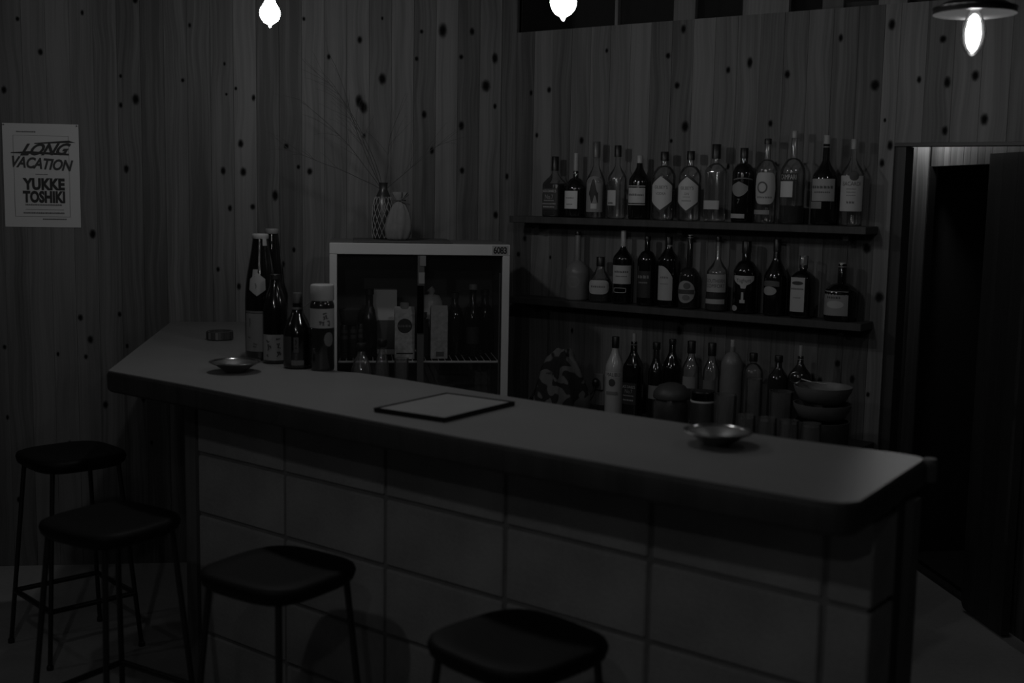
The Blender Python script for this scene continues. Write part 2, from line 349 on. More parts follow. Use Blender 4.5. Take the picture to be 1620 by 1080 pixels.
def knot_material():
    m = bpy.data.materials.new('wood_knot')
    nt, n, l, b = nodes_of(m)
    tc = n.new('ShaderNodeTexCoord')
    oi = n.new('ShaderNodeObjectInfo')
    no = n.new('ShaderNodeTexNoise'); no.inputs['Scale'].default_value = 2.2; no.noise_dimensions = '4D'
    ln = n.new('ShaderNodeVectorMath'); ln.operation = 'LENGTH'
    l.new(tc.outputs['Object'], ln.inputs[0]); l.new(tc.outputs['Object'], no.inputs['Vector'])
    w = n.new('ShaderNodeMath'); w.operation = 'MULTIPLY'; w.inputs[1].default_value = 40
    l.new(oi.outputs['Random'], w.inputs[0]); l.new(w.outputs[0], no.inputs['W'])
    ad = n.new('ShaderNodeMath'); ad.operation = 'MULTIPLY_ADD'; ad.inputs[1].default_value = 0.3
    l.new(no.outputs['Fac'], ad.inputs[0]); l.new(ln.outputs['Value'], ad.inputs[2])
    mr = n.new('ShaderNodeMapRange'); mr.interpolation_type = 'SMOOTHSTEP'
    mr.inputs['From Min'].default_value = 0.30; mr.inputs['From Max'].default_value = 1.10
    mr.inputs['To Min'].default_value = 0.93; mr.inputs['To Max'].default_value = 0.0
    l.new(ad.outputs[0], mr.inputs['Value'])
    b.inputs['Base Color'].default_value = (0.006, 0.006, 0.006, 1)
    b.inputs['Specular IOR Level'].default_value = 0.1
    b.inputs['Roughness'].default_value = 0.8
    tr = n.new('ShaderNodeBsdfTransparent')
    mx = n.new('ShaderNodeMixShader')
    l.new(mr.outputs['Result'], mx.inputs[0]); l.new(tr.outputs[0], mx.inputs[1]); l.new(b.outputs[0], mx.inputs[2])
    l.new(mx.outputs[0], n['Material Output'].inputs[0])
    return m


def mottled(name, lo, hi, scale, rough, bump=0.1, spec=0.4, fine=60.0):
    m = bpy.data.materials.new(name)
    nt, n, l, b = nodes_of(m)
    tc = n.new('ShaderNodeTexCoord')
    a = n.new('ShaderNodeTexNoise'); a.inputs['Scale'].default_value = scale; a.inputs['Detail'].default_value = 6
    c = n.new('ShaderNodeTexNoise'); c.inputs['Scale'].default_value = fine; c.inputs['Detail'].default_value = 4
    l.new(tc.outputs['Object'], a.inputs['Vector']); l.new(tc.outputs['Object'], c.inputs['Vector'])
    s = n.new('ShaderNodeMath'); s.operation = 'MULTIPLY_ADD'; s.inputs[1].default_value = 0.3
    l.new(c.outputs['Fac'], s.inputs[0]); l.new(a.outputs['Fac'], s.inputs[2])
    mr = n.new('ShaderNodeMapRange')
    mr.inputs['From Min'].default_value = 0.45; mr.inputs['From Max'].default_value = 0.85
    mr.inputs['To Min'].default_value = lo; mr.inputs['To Max'].default_value = hi
    l.new(s.outputs[0], mr.inputs['Value']); l.new(mr.outputs['Result'], b.inputs['Base Color'])
    b.inputs['Roughness'].default_value = rough
    b.inputs['Specular IOR Level'].default_value = spec
    bp = n.new('ShaderNodeBump'); bp.inputs['Strength'].default_value = bump; bp.inputs['Distance'].default_value = 0.004
    l.new(c.outputs['Fac'], bp.inputs['Height']); l.new(bp.outputs[0], b.inputs['Normal'])
    return m


def patterned_cloth():
    m = bpy.data.materials.new('patterned_cloth')
    nt, n, l, b = nodes_of(m)
    tc = n.new('ShaderNodeTexCoord')
    no = n.new('ShaderNodeTexNoise'); no.inputs['Scale'].default_value = 13.0; no.inputs['Detail'].default_value = 0.5
    no.inputs['Distortion'].default_value = 1.6
    l.new(tc.outputs['Object'], no.inputs['Vector'])
    r = n.new('ShaderNodeValToRGB')
    r.color_ramp.elements[0].position = 0.46; r.color_ramp.elements[0].color = (0.012, 0.012, 0.012, 1)
    r.color_ramp.elements[1].position = 0.5; r.color_ramp.elements[1].color = (0.11, 0.11, 0.11, 1)  # white of the pattern darkened, the fridge's shade put into the colour
    l.new(no.outputs['Fac'], r.inputs[0]); l.new(r.outputs[0], b.inputs['Base Color'])
    b.inputs['Roughness'].default_value = 0.9
    return m


PLANK_MAT = wood('cedar_planks', 0.066, 0.200, each=0.36)
DARK_WOOD = wood('dark_stained_wood', 0.028, 0.06, rough=0.5)
SHELF_WOOD = wood('shelf_wood', 0.035, 0.07, rough=0.5)
MID_WOOD = wood('plain_wood', 0.10, 0.18, rough=0.6)
KNOT_MAT = knot_material()
FLOOR_MAT = mottled('concrete_floor', 0.36, 0.50, 2.2, 0.55, 0.1)
BLOCK_MAT = mottled('concrete_block', 0.27, 0.39, 5.0, 0.85, 0.35, 0.2, 90.0)
MORTAR_MAT = mottled('mortar', 0.17, 0.24, 9.0, 0.95, 0.3, 0.1)
TOP_MAT = mottled('counter_top_finish', 0.185, 0.212, 3.0, 0.42, 0.03, 0.35, 40.0)
CEIL_MAT = grey(0.12, 0.9, vary=0.2, scale=4)
PLAIN_WALL = grey(0.10, 0.9, vary=0.15, scale=3)
GLASS = clear_glass(0.97, rough=0.10, boost=0.06, haze=0.05)
PANE = clear_glass(0.95, 'window_glass', 0.01, haze=0.012)
DARK_GLASS = grey(0.006, 0.12, 0, 1.0)
BROWN_GLASS = grey(0.02, 0.12, 0, 1.0)
FROST_GLASS = grey(0.17, 0.4, 0, 0.5, 0.1, 25)
WHITE_GLASS = grey(0.42, 0.22, 0, 0.5)
BLACK_METAL = grey(0.012, 0.4, 0.0, 0.5)
STEEL = grey(0.55, 0.22, 1.0)
WHITE_PAINT = grey(0.49, 0.4, 0, 0.4, 0.04, 6)
BLACK_PLASTIC = grey(0.012, 0.35)


# ---------------------------------------------------------------- mesh helpers
class MB:
    def __init__(self):
        self.v, self.f = [], []

    def add(self, verts, faces):
        o = len(self.v)
        self.v += [tuple(p) for p in verts]
        self.f += [tuple(i + o for i in q) for q in faces]
        return self

    def box(self, x0, x1, y0, y1, z0, z1):
        return self.add([(x0, y0, z0), (x1, y0, z0), (x1, y1, z0), (x0, y1, z0), (x0, y0, z1), (x1, y0, z1), (x1, y1, z1), (x0, y1, z1)],
                        [(0, 3, 2, 1), (4, 5, 6, 7), (0, 1, 5, 4), (1, 2, 6, 5), (2, 3, 7, 6), (3, 0, 4, 7)])

    def chamfer_box(self, x0, x1, y0, y1, z0, z1, c):
        """Box whose long edges and ends are bevelled by c."""
        vs = []
        for x, xs in ((x0, 1), (x1, -1)):
            for y, ys in ((y0, 1), (y1, -1)):
                for z, zs in ((z0, 1), (z1, -1)):
                    vs.append((x + xs * c, y + ys * c, z)); vs.append((x + xs * c, y, z + zs * c)); vs.append((x, y + ys * c, z + zs * c))
        import bmesh
        bm = bmesh.new()
        for p in vs:
            bm.verts.new(p)
        bmesh.ops.convex_hull(bm, input=bm.verts)
        bm.verts.index_update()
        self.add([p.co[:] for p in bm.verts], [tuple(q.index for q in fc.verts) for fc in bm.faces])
        bm.free()
        return self

    def prism(self, poly, z0, z1):
        k = len(poly)
        vs = [(x, y, z0) for x, y in poly] + [(x, y, z1) for x, y in poly]
        fs = [tuple(range(k))[::-1], tuple(range(k, 2 * k))] + [(i, (i + 1) % k, k + (i + 1) % k, k + i) for i in range(k)]
        return self.add(vs, fs)

    def lathe(self, prof, seg=28, p=None, sy=1.0, cx=0, cy=0, turn=0.0):
        """prof: (radius, z) from bottom to top; p: superellipse power per ring (2 = round)."""
        rings, vs, fs = [], [], []
        for i, (r, z) in enumerate(prof):
            pw = (p[i] if isinstance(p, (list, tuple)) else p) or 2
            if r < 1e-6:
                vs.append((cx, cy, z)); rings.append([len(vs) - 1]); continue
            ring = []
            for k in range(seg):
                a = 2 * math.pi * k / seg + turn
                c, s = math.cos(a), math.sin(a)
                q = (abs(c) ** pw + abs(s) ** pw) ** (-1.0 / pw)
                vs.append((cx + r * q * c, cy + r * q * s * sy, z)); ring.append(len(vs) - 1)
            rings.append(ring)
        for a, b in zip(rings, rings[1:]):
            if len(a) == 1 and len(b) == 1:
                continue
            for k in range(seg):
                k2 = (k + 1) % seg
                if len(a) == 1:
                    fs.append((a[0], b[k2], b[k]))
                elif len(b) == 1:
                    fs.append((a[k], a[k2], b[0]))
                else:
                    fs.append((a[k], a[k2], b[k2], b[k]))
        return self.add(vs, fs)

    def tube(self, pts, r, seg=8, r2=None, closed=False):
        pts = [Vector(p) for p in pts]
        n = len(pts)
        vs, fs = [], []
        prev = None
        for i, p in enumerate(pts):
            if closed:
                d = (pts[(i + 1) % n] - pts[i - 1]).normalized()
            else:
                d = (pts[min(i + 1, n - 1)] - pts[max(i - 1, 0)]).normalized()
            ref = Vector((0, 0, 1)) if abs(d.z) < 0.9 else Vector((1, 0, 0))
            if prev is not None:
                x = (prev - d * prev.dot(d))
                x = x.normalized() if x.length > 1e-6 else d.cross(ref).normalized()
            else:
                x = d.cross(ref).normalized()
            prev = x
            y = d.cross(x)
            rr = r if r2 is None else r + (r2 - r) * i / max(1, n - 1)
            for k in range(seg):
                a = 2 * math.pi * k / seg
                vs.append(tuple(p + (x * math.cos(a) + y * math.sin(a)) * rr))
        m = n if closed else n - 1
        for i in range(m):
            j = (i + 1) % n
            for k in range(seg):
                k2 = (k + 1) % seg
                fs.append((i * seg + k, i * seg + k2, j * seg + k2, j * seg + k))
        if not closed:
            fs.append(tuple(range(seg))[::-1]); fs.append(tuple((n - 1) * seg + k for k in range(seg)))
        return self.add(vs, fs)

    def mesh(self, name, mat, smooth=0.0):
        me = bpy.data.meshes.new(name)
        me.from_pydata(self.v, [], self.f)
        if mat:
            me.materials.append(mat)
        if smooth:
            me.polygons.foreach_set('use_smooth', [True] * len(me.polygons))
            me.update()
            me.set_sharp_from_angle(angle=math.radians(smooth))
        me.update()
        return me

    def build(self, name, mat, parent=None, smooth=0.0, loc=None, rotz=None):
        return link(name, self.mesh(name, mat, smooth), parent, loc, rotz)


def link(name, me, parent=None, loc=None, rotz=None):
    o = bpy.data.objects.new(name, me)
    col.objects.link(o)
    if parent is not None:
        o.parent = parent
    if loc is not None:
        o.location = loc
    if rotz is not None:
        o.rotation_euler = (0, 0, rotz)
    return o


def tag(o, label, cat, group=None):
    o['label'] = label
    o['category'] = cat
    if group:
        o['group'] = group
    return o


def thing(name, label, cat, loc=(0, 0, 0), rotz=0.0, group=None):
    o = bpy.data.objects.new(name, None)
    o.empty_display_size = 0.05
    col.objects.link(o)
    o.location = loc
    o.rotation_euler = (0, 0, rotz)
    return tag(o, label, cat, group)


def structure(o, label=None):
    o['kind'] = 'structure'
    if label:
        o['label'] = label
    return o


def place_copy(root, loc, rotz, label):
    r = root.copy(); col.objects.link(r)
    r.location = loc; r.rotation_euler = (0, 0, rotz); r['label'] = label
    for ch in list(root.children):
        c = ch.copy(); col.objects.link(c); c.parent = r
        for g in list(ch.children):
            d = g.copy(); col.objects.link(d); d.parent = c
    return r


def letters(s, size, shear=0.0, offset=0.0, xs=1.0, space=1.0):
    """Flat lettering as (verts, faces), centred on 0,0, cap height about `size`."""
    if s.startswith('~'):                                   # a row of print too small to read
        n = int(s[1:]); rng = random.Random(n * 31 + int(size * 1e5))
        b = MB(); x = 0.0
        for i in range(n):
            w = size * (0.55 + 0.5 * rng.random())
            b.add([(x, -size / 2, 0), (x + w, -size / 2, 0), (x + w, size * (0.1 + 0.4 * rng.random()), 0), (x, size / 2, 0)], [(0, 1, 2, 3)])
            x += w + size * 0.3
        return [(vx - x / 2, vy) for vx, vy, _ in b.v], b.f
    cu = bpy.data.curves.new('lettering', 'FONT')
    cu.body = s; cu.size = size / 0.72; cu.shear = shear; cu.offset = offset
    cu.align_x = 'CENTER'; cu.resolution_u = 3; cu.space_character = space
    ob = bpy.data.objects.new('lettering', cu)
    col.objects.link(ob)
    dg = bpy.context.evaluated_depsgraph_get()
    me = bpy.data.meshes.new_from_object(ob.evaluated_get(dg))
    vs = [(v.co.x * xs, v.co.y - size / 2) for v in me.vertices]
    fs = [tuple(p.vertices) for p in me.polygons]
    bpy.data.objects.remove(ob); bpy.data.meshes.remove(me); bpy.data.curves.remove(cu)
    return vs, fs


# lettering is made first, while the scene is still empty
WORDS = {}
for _row in UPPER_SHELF + LOWER_SHELF + BACK_ROW:
    for _lb in _row[15]:
        for (_s, _z, _h, _t) in _lb[6]:
            WORDS[(_s, _h)] = letters(_s, _h, 0.0, 0.0, 0.8 if not _s.startswith('~') else 1.0)
for _s, _h, _sh, _of, _xs, _sp in (('LONG', 0.044, 0.6, 0.0022, 1.0, 0.95), ('VACATION', 0.042, 0.35, 0.0020, 0.78, 0.95),
                                   ('YUKKE', 0.043, 0, 0.0032, 0.80, 1.02), ('TOSHIKI', 0.043, 0, 0.0032, 0.70, 1.02), ('6083', 0.024, 0, 0.0012, 0.80, 0.92)):
    WORDS[_s] = letters(_s, _h, _sh, _of, _xs, _sp)


# ================================================================= THE SETTING
def boards(parent, origin, rotz, x0, x1, pitch, z0, z1, mat, thick=0.016, gap=0.0004, name='plank', phase=None):
    """Vertical boards in the plane through origin; front faces at local y=0, thickness goes into +y."""
    out = []
    x = x0
    cache = {}
    while x < x1 - 1e-4:
        xe = min(x + pitch, x1)
        w = xe - x
        key = round(w, 4)
        if key not in cache:
            b = MB()
            h, c = z1 - z0, 0.0009
            g = gap / 2
            sec = [(g, thick), (g, c), (g + c, 0), (w - g - c, 0), (w - g, c), (w - g, thick)]
            b.prism([(px, py) for px, py in sec][::-1], 0, h)
            cache[key] = b.mesh(name, mat)
        o = link(name, cache[key], parent)
        base = Vector(origin) + Vector((math.cos(rotz), math.sin(rotz), 0)) * x + Vector((math.sin(rotz), -math.cos(rotz), 0)) * (-random.random() * 0.0012)
        o.location = (base.x, base.y, z0)
        o.rotation_euler = (0, 0, rotz)
        out.append((x, xe, z0, z1, o))
        x = xe
    return out


def disc_mesh():
    b = MB()
    n = 16
    b.add([(math.cos(2 * math.pi * i / n), 0, math.sin(2 * math.pi * i / n)) for i in range(n)], [tuple(range(n))])
    return b.mesh('knot', KNOT_MAT)


KNOT_MESH = disc_mesh()


def knots(planks, lst):
    rng = random.Random(3)
    for (x, z, r) in lst:
        for (a, b, z0, z1, o) in planks:
            if a <= x < b and z0 <= z <= z1:
                r = max(r, 0.006)
                lx = min(max(x - a, 1.25 * r), (b - a) - 1.25 * r)
                k = link('knot', KNOT_MESH, o)
                k.location = (lx, -0.0006, z - z0)
                k.scale = (r * 1.2, 1, r * (1.35 + 0.8 * rng.random()))
                break


# floor and ceiling
fl = MB().box(-4.0, 3.2, -2.5, 6.2, -0.06, 0.0).build('floor', FLOOR_MAT)
structure(fl, 'bare grey concrete floor')
ce = MB().box(-4.0, 3.2, -2.5, 6.2, CEIL, CEIL + 0.06).build('ceiling', CEIL_MAT)
structure(ce, 'dark plain ceiling')

# poster wall (left): backing and planks
far1 = 3.75
p0, p1 = on_w1(far1, -0.020), on_w1(-0.02, -0.020)
p2, p3 = on_w1(-0.02, -0.07), on_w1(far1, -0.07)
wl = MB().prism([(p.x, p.y) for p in (p0, p1, p2, p3)], 0, CEIL).build('wall_left', MORTAR_MAT)
structure(wl, 'wall of upright knotty cedar planks with the poster')
PITCH1 = 0.0896
cnt = int(far1 / PITCH1)
org = on_w1(cnt * PITCH1)
pl1 = boards(wl, org, ROT1, 0, cnt * PITCH1, PITCH1, 0.0, CEIL, PLANK_MAT)
knots(pl1, [(cnt * PITCH1 - u, z, r) for (u, z, r) in KNOTS_LEFT])

# shelf wall (right) with the doorway and the glazed strip above it
DOOR_T0, DOOR_T1, DOOR_TOP = 1.632, 2.37, 1.738
TRANSOM_Z = 2.192
far2 = 3.10
bk = MB()


def wall2_block(t0, t1, z0, z1, d0=-0.07, d1=-0.020):
    q = [on_w2(t0, d0), on_w2(t1, d0), on_w2(t1, d1), on_w2(t0, d1)]
    bk.prism([(p.x, p.y) for p in q], z0, z1)


wall2_block(0.0, DOOR_T0, 0, TRANSOM_Z - 0.002)
wall2_block(DOOR_T0, DOOR_T1, DOOR_TOP, TRANSOM_Z - 0.002)
wall2_block(DOOR_T1, far2, 0, TRANSOM_Z - 0.002)
wall2_block(1.80, far2, TRANSOM_Z - 0.002, CEIL)
wr = bk.build('wall_right', MORTAR_MAT)
structure(wr, 'wall of upright knotty cedar planks carrying the bottle shelves')
PITCH2 = 0.0885
o2 = on_w2(0)
pl2 = boards(wr, o2, ROT2, 0.0, 0.074, 0.074, 0.0, CEIL, PLANK_MAT)
pl2 += boards(wr, o2, ROT2, 0.074, DOOR_T0, PITCH2, 0.0, TRANSOM_Z, PLANK_MAT)
pl2 += boards(wr, o2, ROT2, DOOR_T0, DOOR_T1, PITCH2, DOOR_TOP, TRANSOM_Z, PLANK_MAT)
pl2 += boards(wr, o2, ROT2, DOOR_T1, far2, PITCH2, 0.0, CEIL, PLANK_MAT)
pl2 += boards(wr, o2, ROT2, 1.84, DOOR_T1, PITCH2, TRANSOM_Z, CEIL, PLANK_MAT)
knots(pl2, KNOTS_SHELF)

# glazed strip above the shelf wall: boards between dark panes
tw = bpy.data.objects.new('window_1', None); col.objects.link(tw)
structure(tw, 'dark glazed strip above the shelf wall')
for (a, b) in ((0.53, 0.543), (0.783, 0.871), (1.06, 1.082), (1.082, 1.234), (1.552, 1.647)):
    MB().box(0, b - a, 0.004, 0.024, 0, CEIL - TRANSOM_Z).build('window_post', PLANK_MAT, tw, loc=on_w2(a, 0, TRANSOM_Z), rotz=ROT2)
MB().box(0, 0.075, 0.05, 0.06, 0, CEIL - TRANSOM_Z).build('window_post', MID_WOOD, tw, loc=on_w2(1.338, 0, TRANSOM_Z), rotz=ROT2)
for (a, b) in ((0.076, 0.529), (0.544, 0.782), (0.872, 1.059), (1.235, 1.551), (1.648, 1.838)):
    MB().box(0, b - a, 0.028, 0.032, 0, CEIL - TRANSOM_Z).build('pane', PANE, tw, loc=on_w2(a, 0, TRANSOM_Z), rotz=ROT2)

# dark loft behind the glazed strip
lf = MB()
q = [on_w2(-0.02, -0.6), on_w2(1.9, -0.6), on_w2(1.9, -0.55), on_w2(-0.02, -0.55)]
lf.prism([(p.x, p.y) for p in q], TRANSOM_Z - 0.1, CEIL)
q = [on_w2(0.0, -0.56), on_w2(1.9, -0.56), on_w2(1.9, -0.071), on_w2(0.0, -0.071)]
lf.prism([(p.x, p.y) for p in q], TRANSOM_Z - 0.06, TRANSOM_Z - 0.03)
structure(lf.build('wall_loft', grey(0.02, 0.9)), 'dark space behind the glazed strip')

# dark strip and head trim at the doorway
dc = bpy.data.objects.new('door_1', None); col.objects.link(dc)
structure(dc, 'open doorway at the end of the shelf wall')
MB().box(0, 0.036, 0.012, 0.095, 0, DOOR_TOP - 0.012).build('dark_strip', DARK_WOOD, dc, loc=on_w2(DOOR_T0, 0, 0), rotz=ROT2)
MB().box(0, DOOR_T1 - DOOR_T0, 0.0, 0.08, 0, 0.011).build('head', BLACK_METAL, dc, loc=on_w2(DOOR_T0, 0, DOOR_TOP - 0.0115), rotz=ROT2)

# vestibule behind the doorway
A3 = math.radians(6.6)
W3 = Vector((math.sin(A3), -math.cos(A3), 0))          # along the side wall towards the viewer
V0 = Vector((1.724, 5.034, 0))
ROT3 = math.atan2(W3.y, W3.x)
vw = MB()
n3 = Vector((math.cos(A3), math.sin(A3), 0))            # away from the opening, into the dark room


def strip(b, p, q, th, z0, z1):
    d = (q - p).normalized(); n = Vector((-d.y, d.x, 0)) * th
    b.prism([(p.x, p.y), (q.x, q.y), (q.x + n.x, q.y + n.y), (p.x + n.x, p.y + n.y)], z0, z1)


OPEN_LEN, LINTEL = 0.51, 1.689
pw3 = V0 + n3 * 0.02
strip(vw, pw3 + W3 * 0.0, pw3 + W3 * OPEN_LEN, 0.04, LINTEL, 2.19)
strip(vw, pw3 + W3 * OPEN_LEN, pw3 + W3 * 1.30, 0.04, 0, 2.19)
sw = vw.build('wall_vestibule_side', MORTAR_MAT)
structure(sw, 'side wall of the small lobby beyond the doorway')
boards(sw, V0, ROT3, 0.0, OPEN_LEN, 0.055, LINTEL, 2.19, PLANK_MAT)
boards(sw, V0, ROT3, OPEN_LEN, 1.32, 0.09, 0.0, 2.19, PLANK_MAT)
MB().box(0, OPEN_LEN, -0.012, 0.03, 0, 0.014).build('threshold', DARK_WOOD, sw, loc=V0, rotz=ROT3)
MB().box(0.0, 0.012, -0.006, 0.02, 0.014, LINTEL).build('edge_trim', BLACK_METAL, sw, loc=V0, rotz=ROT3)
vb = MB()
q0 = V0 + N1 * -0.02 + W1 * -0.0
strip(vb, q0, q0 + W1 * 1.3, -0.04, 0, 2.19)
vbo = vb.build('wall_vestibule_back', MORTAR_MAT)
structure(vbo, 'back wall of the small lobby beyond the doorway')
boards(vbo, V0 + W1 * 0.113, ROT1, 0.0, 0.108, 0.0515, 0.0, 2.19, PLANK_MAT)
boards(vbo, V0 + W1 * (0.114 + 0.09 * 12), ROT1, 0.0, 0.09 * 12, 0.09, 0.0, 2.19, PLANK_MAT)
vc = MB()
q = [on_w2(1.40, -0.075), on_w2(2.75, -0.075), V0 + n3 * 1.2, V0 + n3 * 1.2 + W1 * -0.2 + N1 * -0.2, V0 + W1 * 0.9 - N1 * 0.03]
vc.prism([(p.x, p.y) for p in q], 2.192, 2.22)
structure(vc.build('ceiling_vestibule', grey(0.05, 0.9)), 'low ceiling of the lobby')
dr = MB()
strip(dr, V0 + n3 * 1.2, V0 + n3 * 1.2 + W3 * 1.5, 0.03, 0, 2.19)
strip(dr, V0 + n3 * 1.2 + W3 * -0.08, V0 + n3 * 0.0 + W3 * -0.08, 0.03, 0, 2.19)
dr.prism([(p.x, p.y) for p in (V0 + n3 * 0.02 + W3 * -0.06, V0 + n3 * 0.02 + W3 * 0.50, V0 + n3 * 1.19 + W3 * 0.50, V0 + n3 * 1.19 + W3 * -0.06)], 0.0005, 0.03)  # added floor sheet, dark in colour so lamp spill leaves it black
structure(dr.build('wall_dark_room', grey(0.03, 0.9)), 'unlit room beyond the lobby, its shade put into dark grey')

# the plank door leaf standing open along the lobby wall
leaf_root = Vector((1.730, 4.430, 0.012))
rl = math.atan2(-0.9934, 0.115)
lf_t = thing('sliding_door', 'dark plank door slid open inside the doorway on the right', 'door', leaf_root, rl)
x = 0.0
ln = 0.30
lw = ln / 3
for i in range(3):
    b = MB()
    if i == 0:
        r_ = 0.035
        pts = [(r_ - r_ * math.cos(a), r_ - r_ * math.sin(a)) for a in [k * math.pi / 12 for k in range(7)]]
        pts = [(0, 1.71), *pts, (lw - 0.001, 0), (lw - 0.001, 1.71)]
    else:
        pts = [(x, 0), (x + lw - 0.001, 0), (x + lw - 0.001, 1.71), (x, 1.71)]
    k = len(pts)
    b.add([(px, 0.0, pz) for px, pz in pts] + [(px, 0.03, pz) for px, pz in pts],
          [tuple(range(k)), tuple(range(k, 2 * k))[::-1]] + [(i2, k + i2, k + (i2 + 1) % k, (i2 + 1) % k) for i2 in range(k)])
    b.build('board', DARK_WOOD, lf_t)
    x += lw

# the rest of the room, behind and beside the viewer
ow = MB().box(-4.0, 3.2, -2.56, -2.5, 0, CEIL).build('wall_back', PLAIN_WALL)
structure(ow, 'plain wall behind the viewer')
ow = MB().box(-4.06, -4.0, -2.5, 4.6, 0, CEIL).build('wall_far_left', PLAIN_WALL)
structure(ow, 'plain wall at the far left')
ow = MB().box(3.2, 3.26, -2.5, 6.2, 0, CEIL).build('wall_far_right', PLAIN_WALL)
structure(ow, 'plain wall at the far right')

# ================================================================= BAR
F1 = Vector((-0.882, 3.252, 0)); WF = Vector((0.783, -0.622, 0)); IN = Vector((0.622, 0.783, 0))
poly = [(-1.192, 3.498), (-0.882, 3.252), (-0.52, 2.949), (-0.152, 2.649), (0.267, 2.324), (0.522, 2.135), (0.568, 2.105), (0.600, 2.096), (0.632, 2.107),
        (0.875, 2.477), (0.872, 2.505), (0.84, 2.536), (0.645, 2.66), (0.149, 3.042), (-0.156, 3.299), (-0.308, 3.43), (-0.40, 3.505),
        (-0.455, 3.545), (-0.514, 3.568), (-0.56, 3.62), (-0.80, 4.905), (-1.384, 4.832)]


def inset(pl, d):
    out = []
    k = len(pl)
    for i in range(k):
        a, b, c = Vector(pl[i - 1]), Vector(pl[i]), Vector(pl[(i + 1) % k])
        e1 = (b - a).normalized(); e2 = (c - b).normalized()
        nn = Vector((-e1.y, e1.x)) + Vector((-e2.y, e2.x))
        nn = nn.normalized() / max(0.4, math.cos(e1.angle(e2) / 2)) * d
        out.append((b.x + nn.x, b.y + nn.y))
    return out


ct = thing('bar_countertop', 'long thick-edged grey bar top running from the poster wall to the right', 'countertop', (0, 0, 0))
sl = MB()
k = len(poly)
rings = [(inset(poly, 0.012), 0.945), (inset(poly, 0.002), 0.953), (poly, 0.965), (poly, 0.998), (inset(poly, 0.003), 1.0045), (inset(poly, 0.006), 1.006)]
vs, fs = [], []
for pl, z in rings:
    vs += [(x_, y_, z) for x_, y_ in pl]
for i in range(len(rings) - 1):
    for j in range(k):
        fs.append((i * k + j, i * k + (j + 1) % k, (i + 1) * k + (j + 1) % k, (i + 1) * k + j))
fs.append(tuple(range(k))[::-1]); fs.append(tuple((len(rings) - 1) * k + j for j in range(k)))
sl.add(vs, fs)
sl.build('slab', DARK_WOOD, ct, smooth=40)
MB().prism(inset(poly, 0.004), 1.006, COUNTER_Z).build('top_surface', TOP_MAT, ct)

MB().lathe([(0, 0.956), (0.013, 0.956), (0.016, 0.960), (0.016, 1.000), (0.013, 1.006), (0, 1.006)], 16, cx=0.893, cy=2.503).build('corner_cap', grey(0.13, 0.6), ct, smooth=50)

bb = thing('block_plinth', 'low wall of grey concrete blocks carrying the bar top', 'plinth', (0, 0, 0))
ROTF = math.atan2(WF.y, WF.x)
D0 = 0.19
TJ = [-0.23, 0.165, 0.56, 0.962, 1.368, 1.773, 1.87]
ZJ = [0.0, 0.202, 0.387, 0.572, 0.757, 0.942]


def bar_pt(t, d, z=0.0):
    p = F1 + WF * t + IN * d
    return Vector((p.x, p.y, z))


cache = {}
for i in range(len(TJ) - 1):
    for j in range(len(ZJ) - 1):
        w_, h_ = TJ[i + 1] - TJ[i], ZJ[j + 1] - ZJ[j]
        last = i == len(TJ) - 2
        key = (round(w_, 3), round(h_, 3), last)
        if key not in cache:
            b = MB()
            b.chamfer_box(0.006, w_ - (0.0 if last else 0.006), 0.0, 0.12, 0.0055, h_ - 0.0055, 0.004)
            cache[key] = b.mesh('block', BLOCK_MAT)
        o = link('block', cache[key], bb)
        o.location = bar_pt(TJ[i], D0 + random.random() * 0.003, ZJ[j]); o.rotation_euler = (0, 0, ROTF)
MB().box(0.004, TJ[-1] - TJ[0] - 0.010, 0.009, 0.111, 0, 0.944).build('mortar', MORTAR_MAT, bb, loc=bar_pt(TJ[0], D0, 0), rotz=ROTF)
MB().box(0, 0.05, 0.0, 0.11, 0, 0.944).build('end_post', MID_WOOD, bb, loc=bar_pt(-0.283, D0 - 0.002, 0), rotz=ROTF)
MB().box(0, 0.06, 0.0, 0.05, 0, 0.944).build('corner_post', DARK_WOOD, bb, loc=bar_pt(1.803, D0 + 0.125, 0), rotz=ROTF)
MB().box(0, 0.06, 0.0, 0.045, 0, 0.944).build('corner_post', MID_WOOD, bb, loc=bar_pt(1.818, D0 + 0.18, 0), rotz=ROTF)

# back counter along the shelf wall
bc = thing('back_counter', 'low work counter behind the bar along the shelf wall', 'counter', (0, 0, 0))
q = [on_w2(0.20, 0.004), on_w2(0.62, 0.62), on_w2(1.665, 0.62), on_w2(1.62, 0.30), on_w2(1.62, 0.004)]
MB().prism([(p.x, p.y) for p in q], BACK_Z - 0.03, BACK_Z).build('worktop', SHELF_WOOD, bc)
q = [on_w2(0.24, 0.006), on_w2(0.62, 0.57), on_w2(1.60, 0.57), on_w2(1.60, 0.006)]
MB().prism([(p.x, p.y) for p in q], 0.0, BACK_Z - 0.03).build('cabinet', DARK_WOOD, bc)

# wall shelves
for z, lab in ((1.459, 'upper dark wooden wall shelf holding a row of bottles'), (1.136, 'lower dark wooden wall shelf holding a row of bottles')):
    s = thing('wall_shelf', lab, 'shelf', on_w2(0.137, 0, z), ROT2)
    MB().chamfer_box(0, 1.456, -0.12, -0.0015, -0.026, 0.0, 0.002).build('board', SHELF_WOOD, s)
    for xx in (0.09, 0.73, 1.36):
        MB().box(xx, xx + 0.02, -0.07, -0.002, -0.05, -0.0262).build('bracket', BLACK_METAL, s)

# ================================================================= BAR STOOLS
def superdisc(prof, p, seg=40):
    b = MB()
    b.lathe(prof, seg, p)
    return b


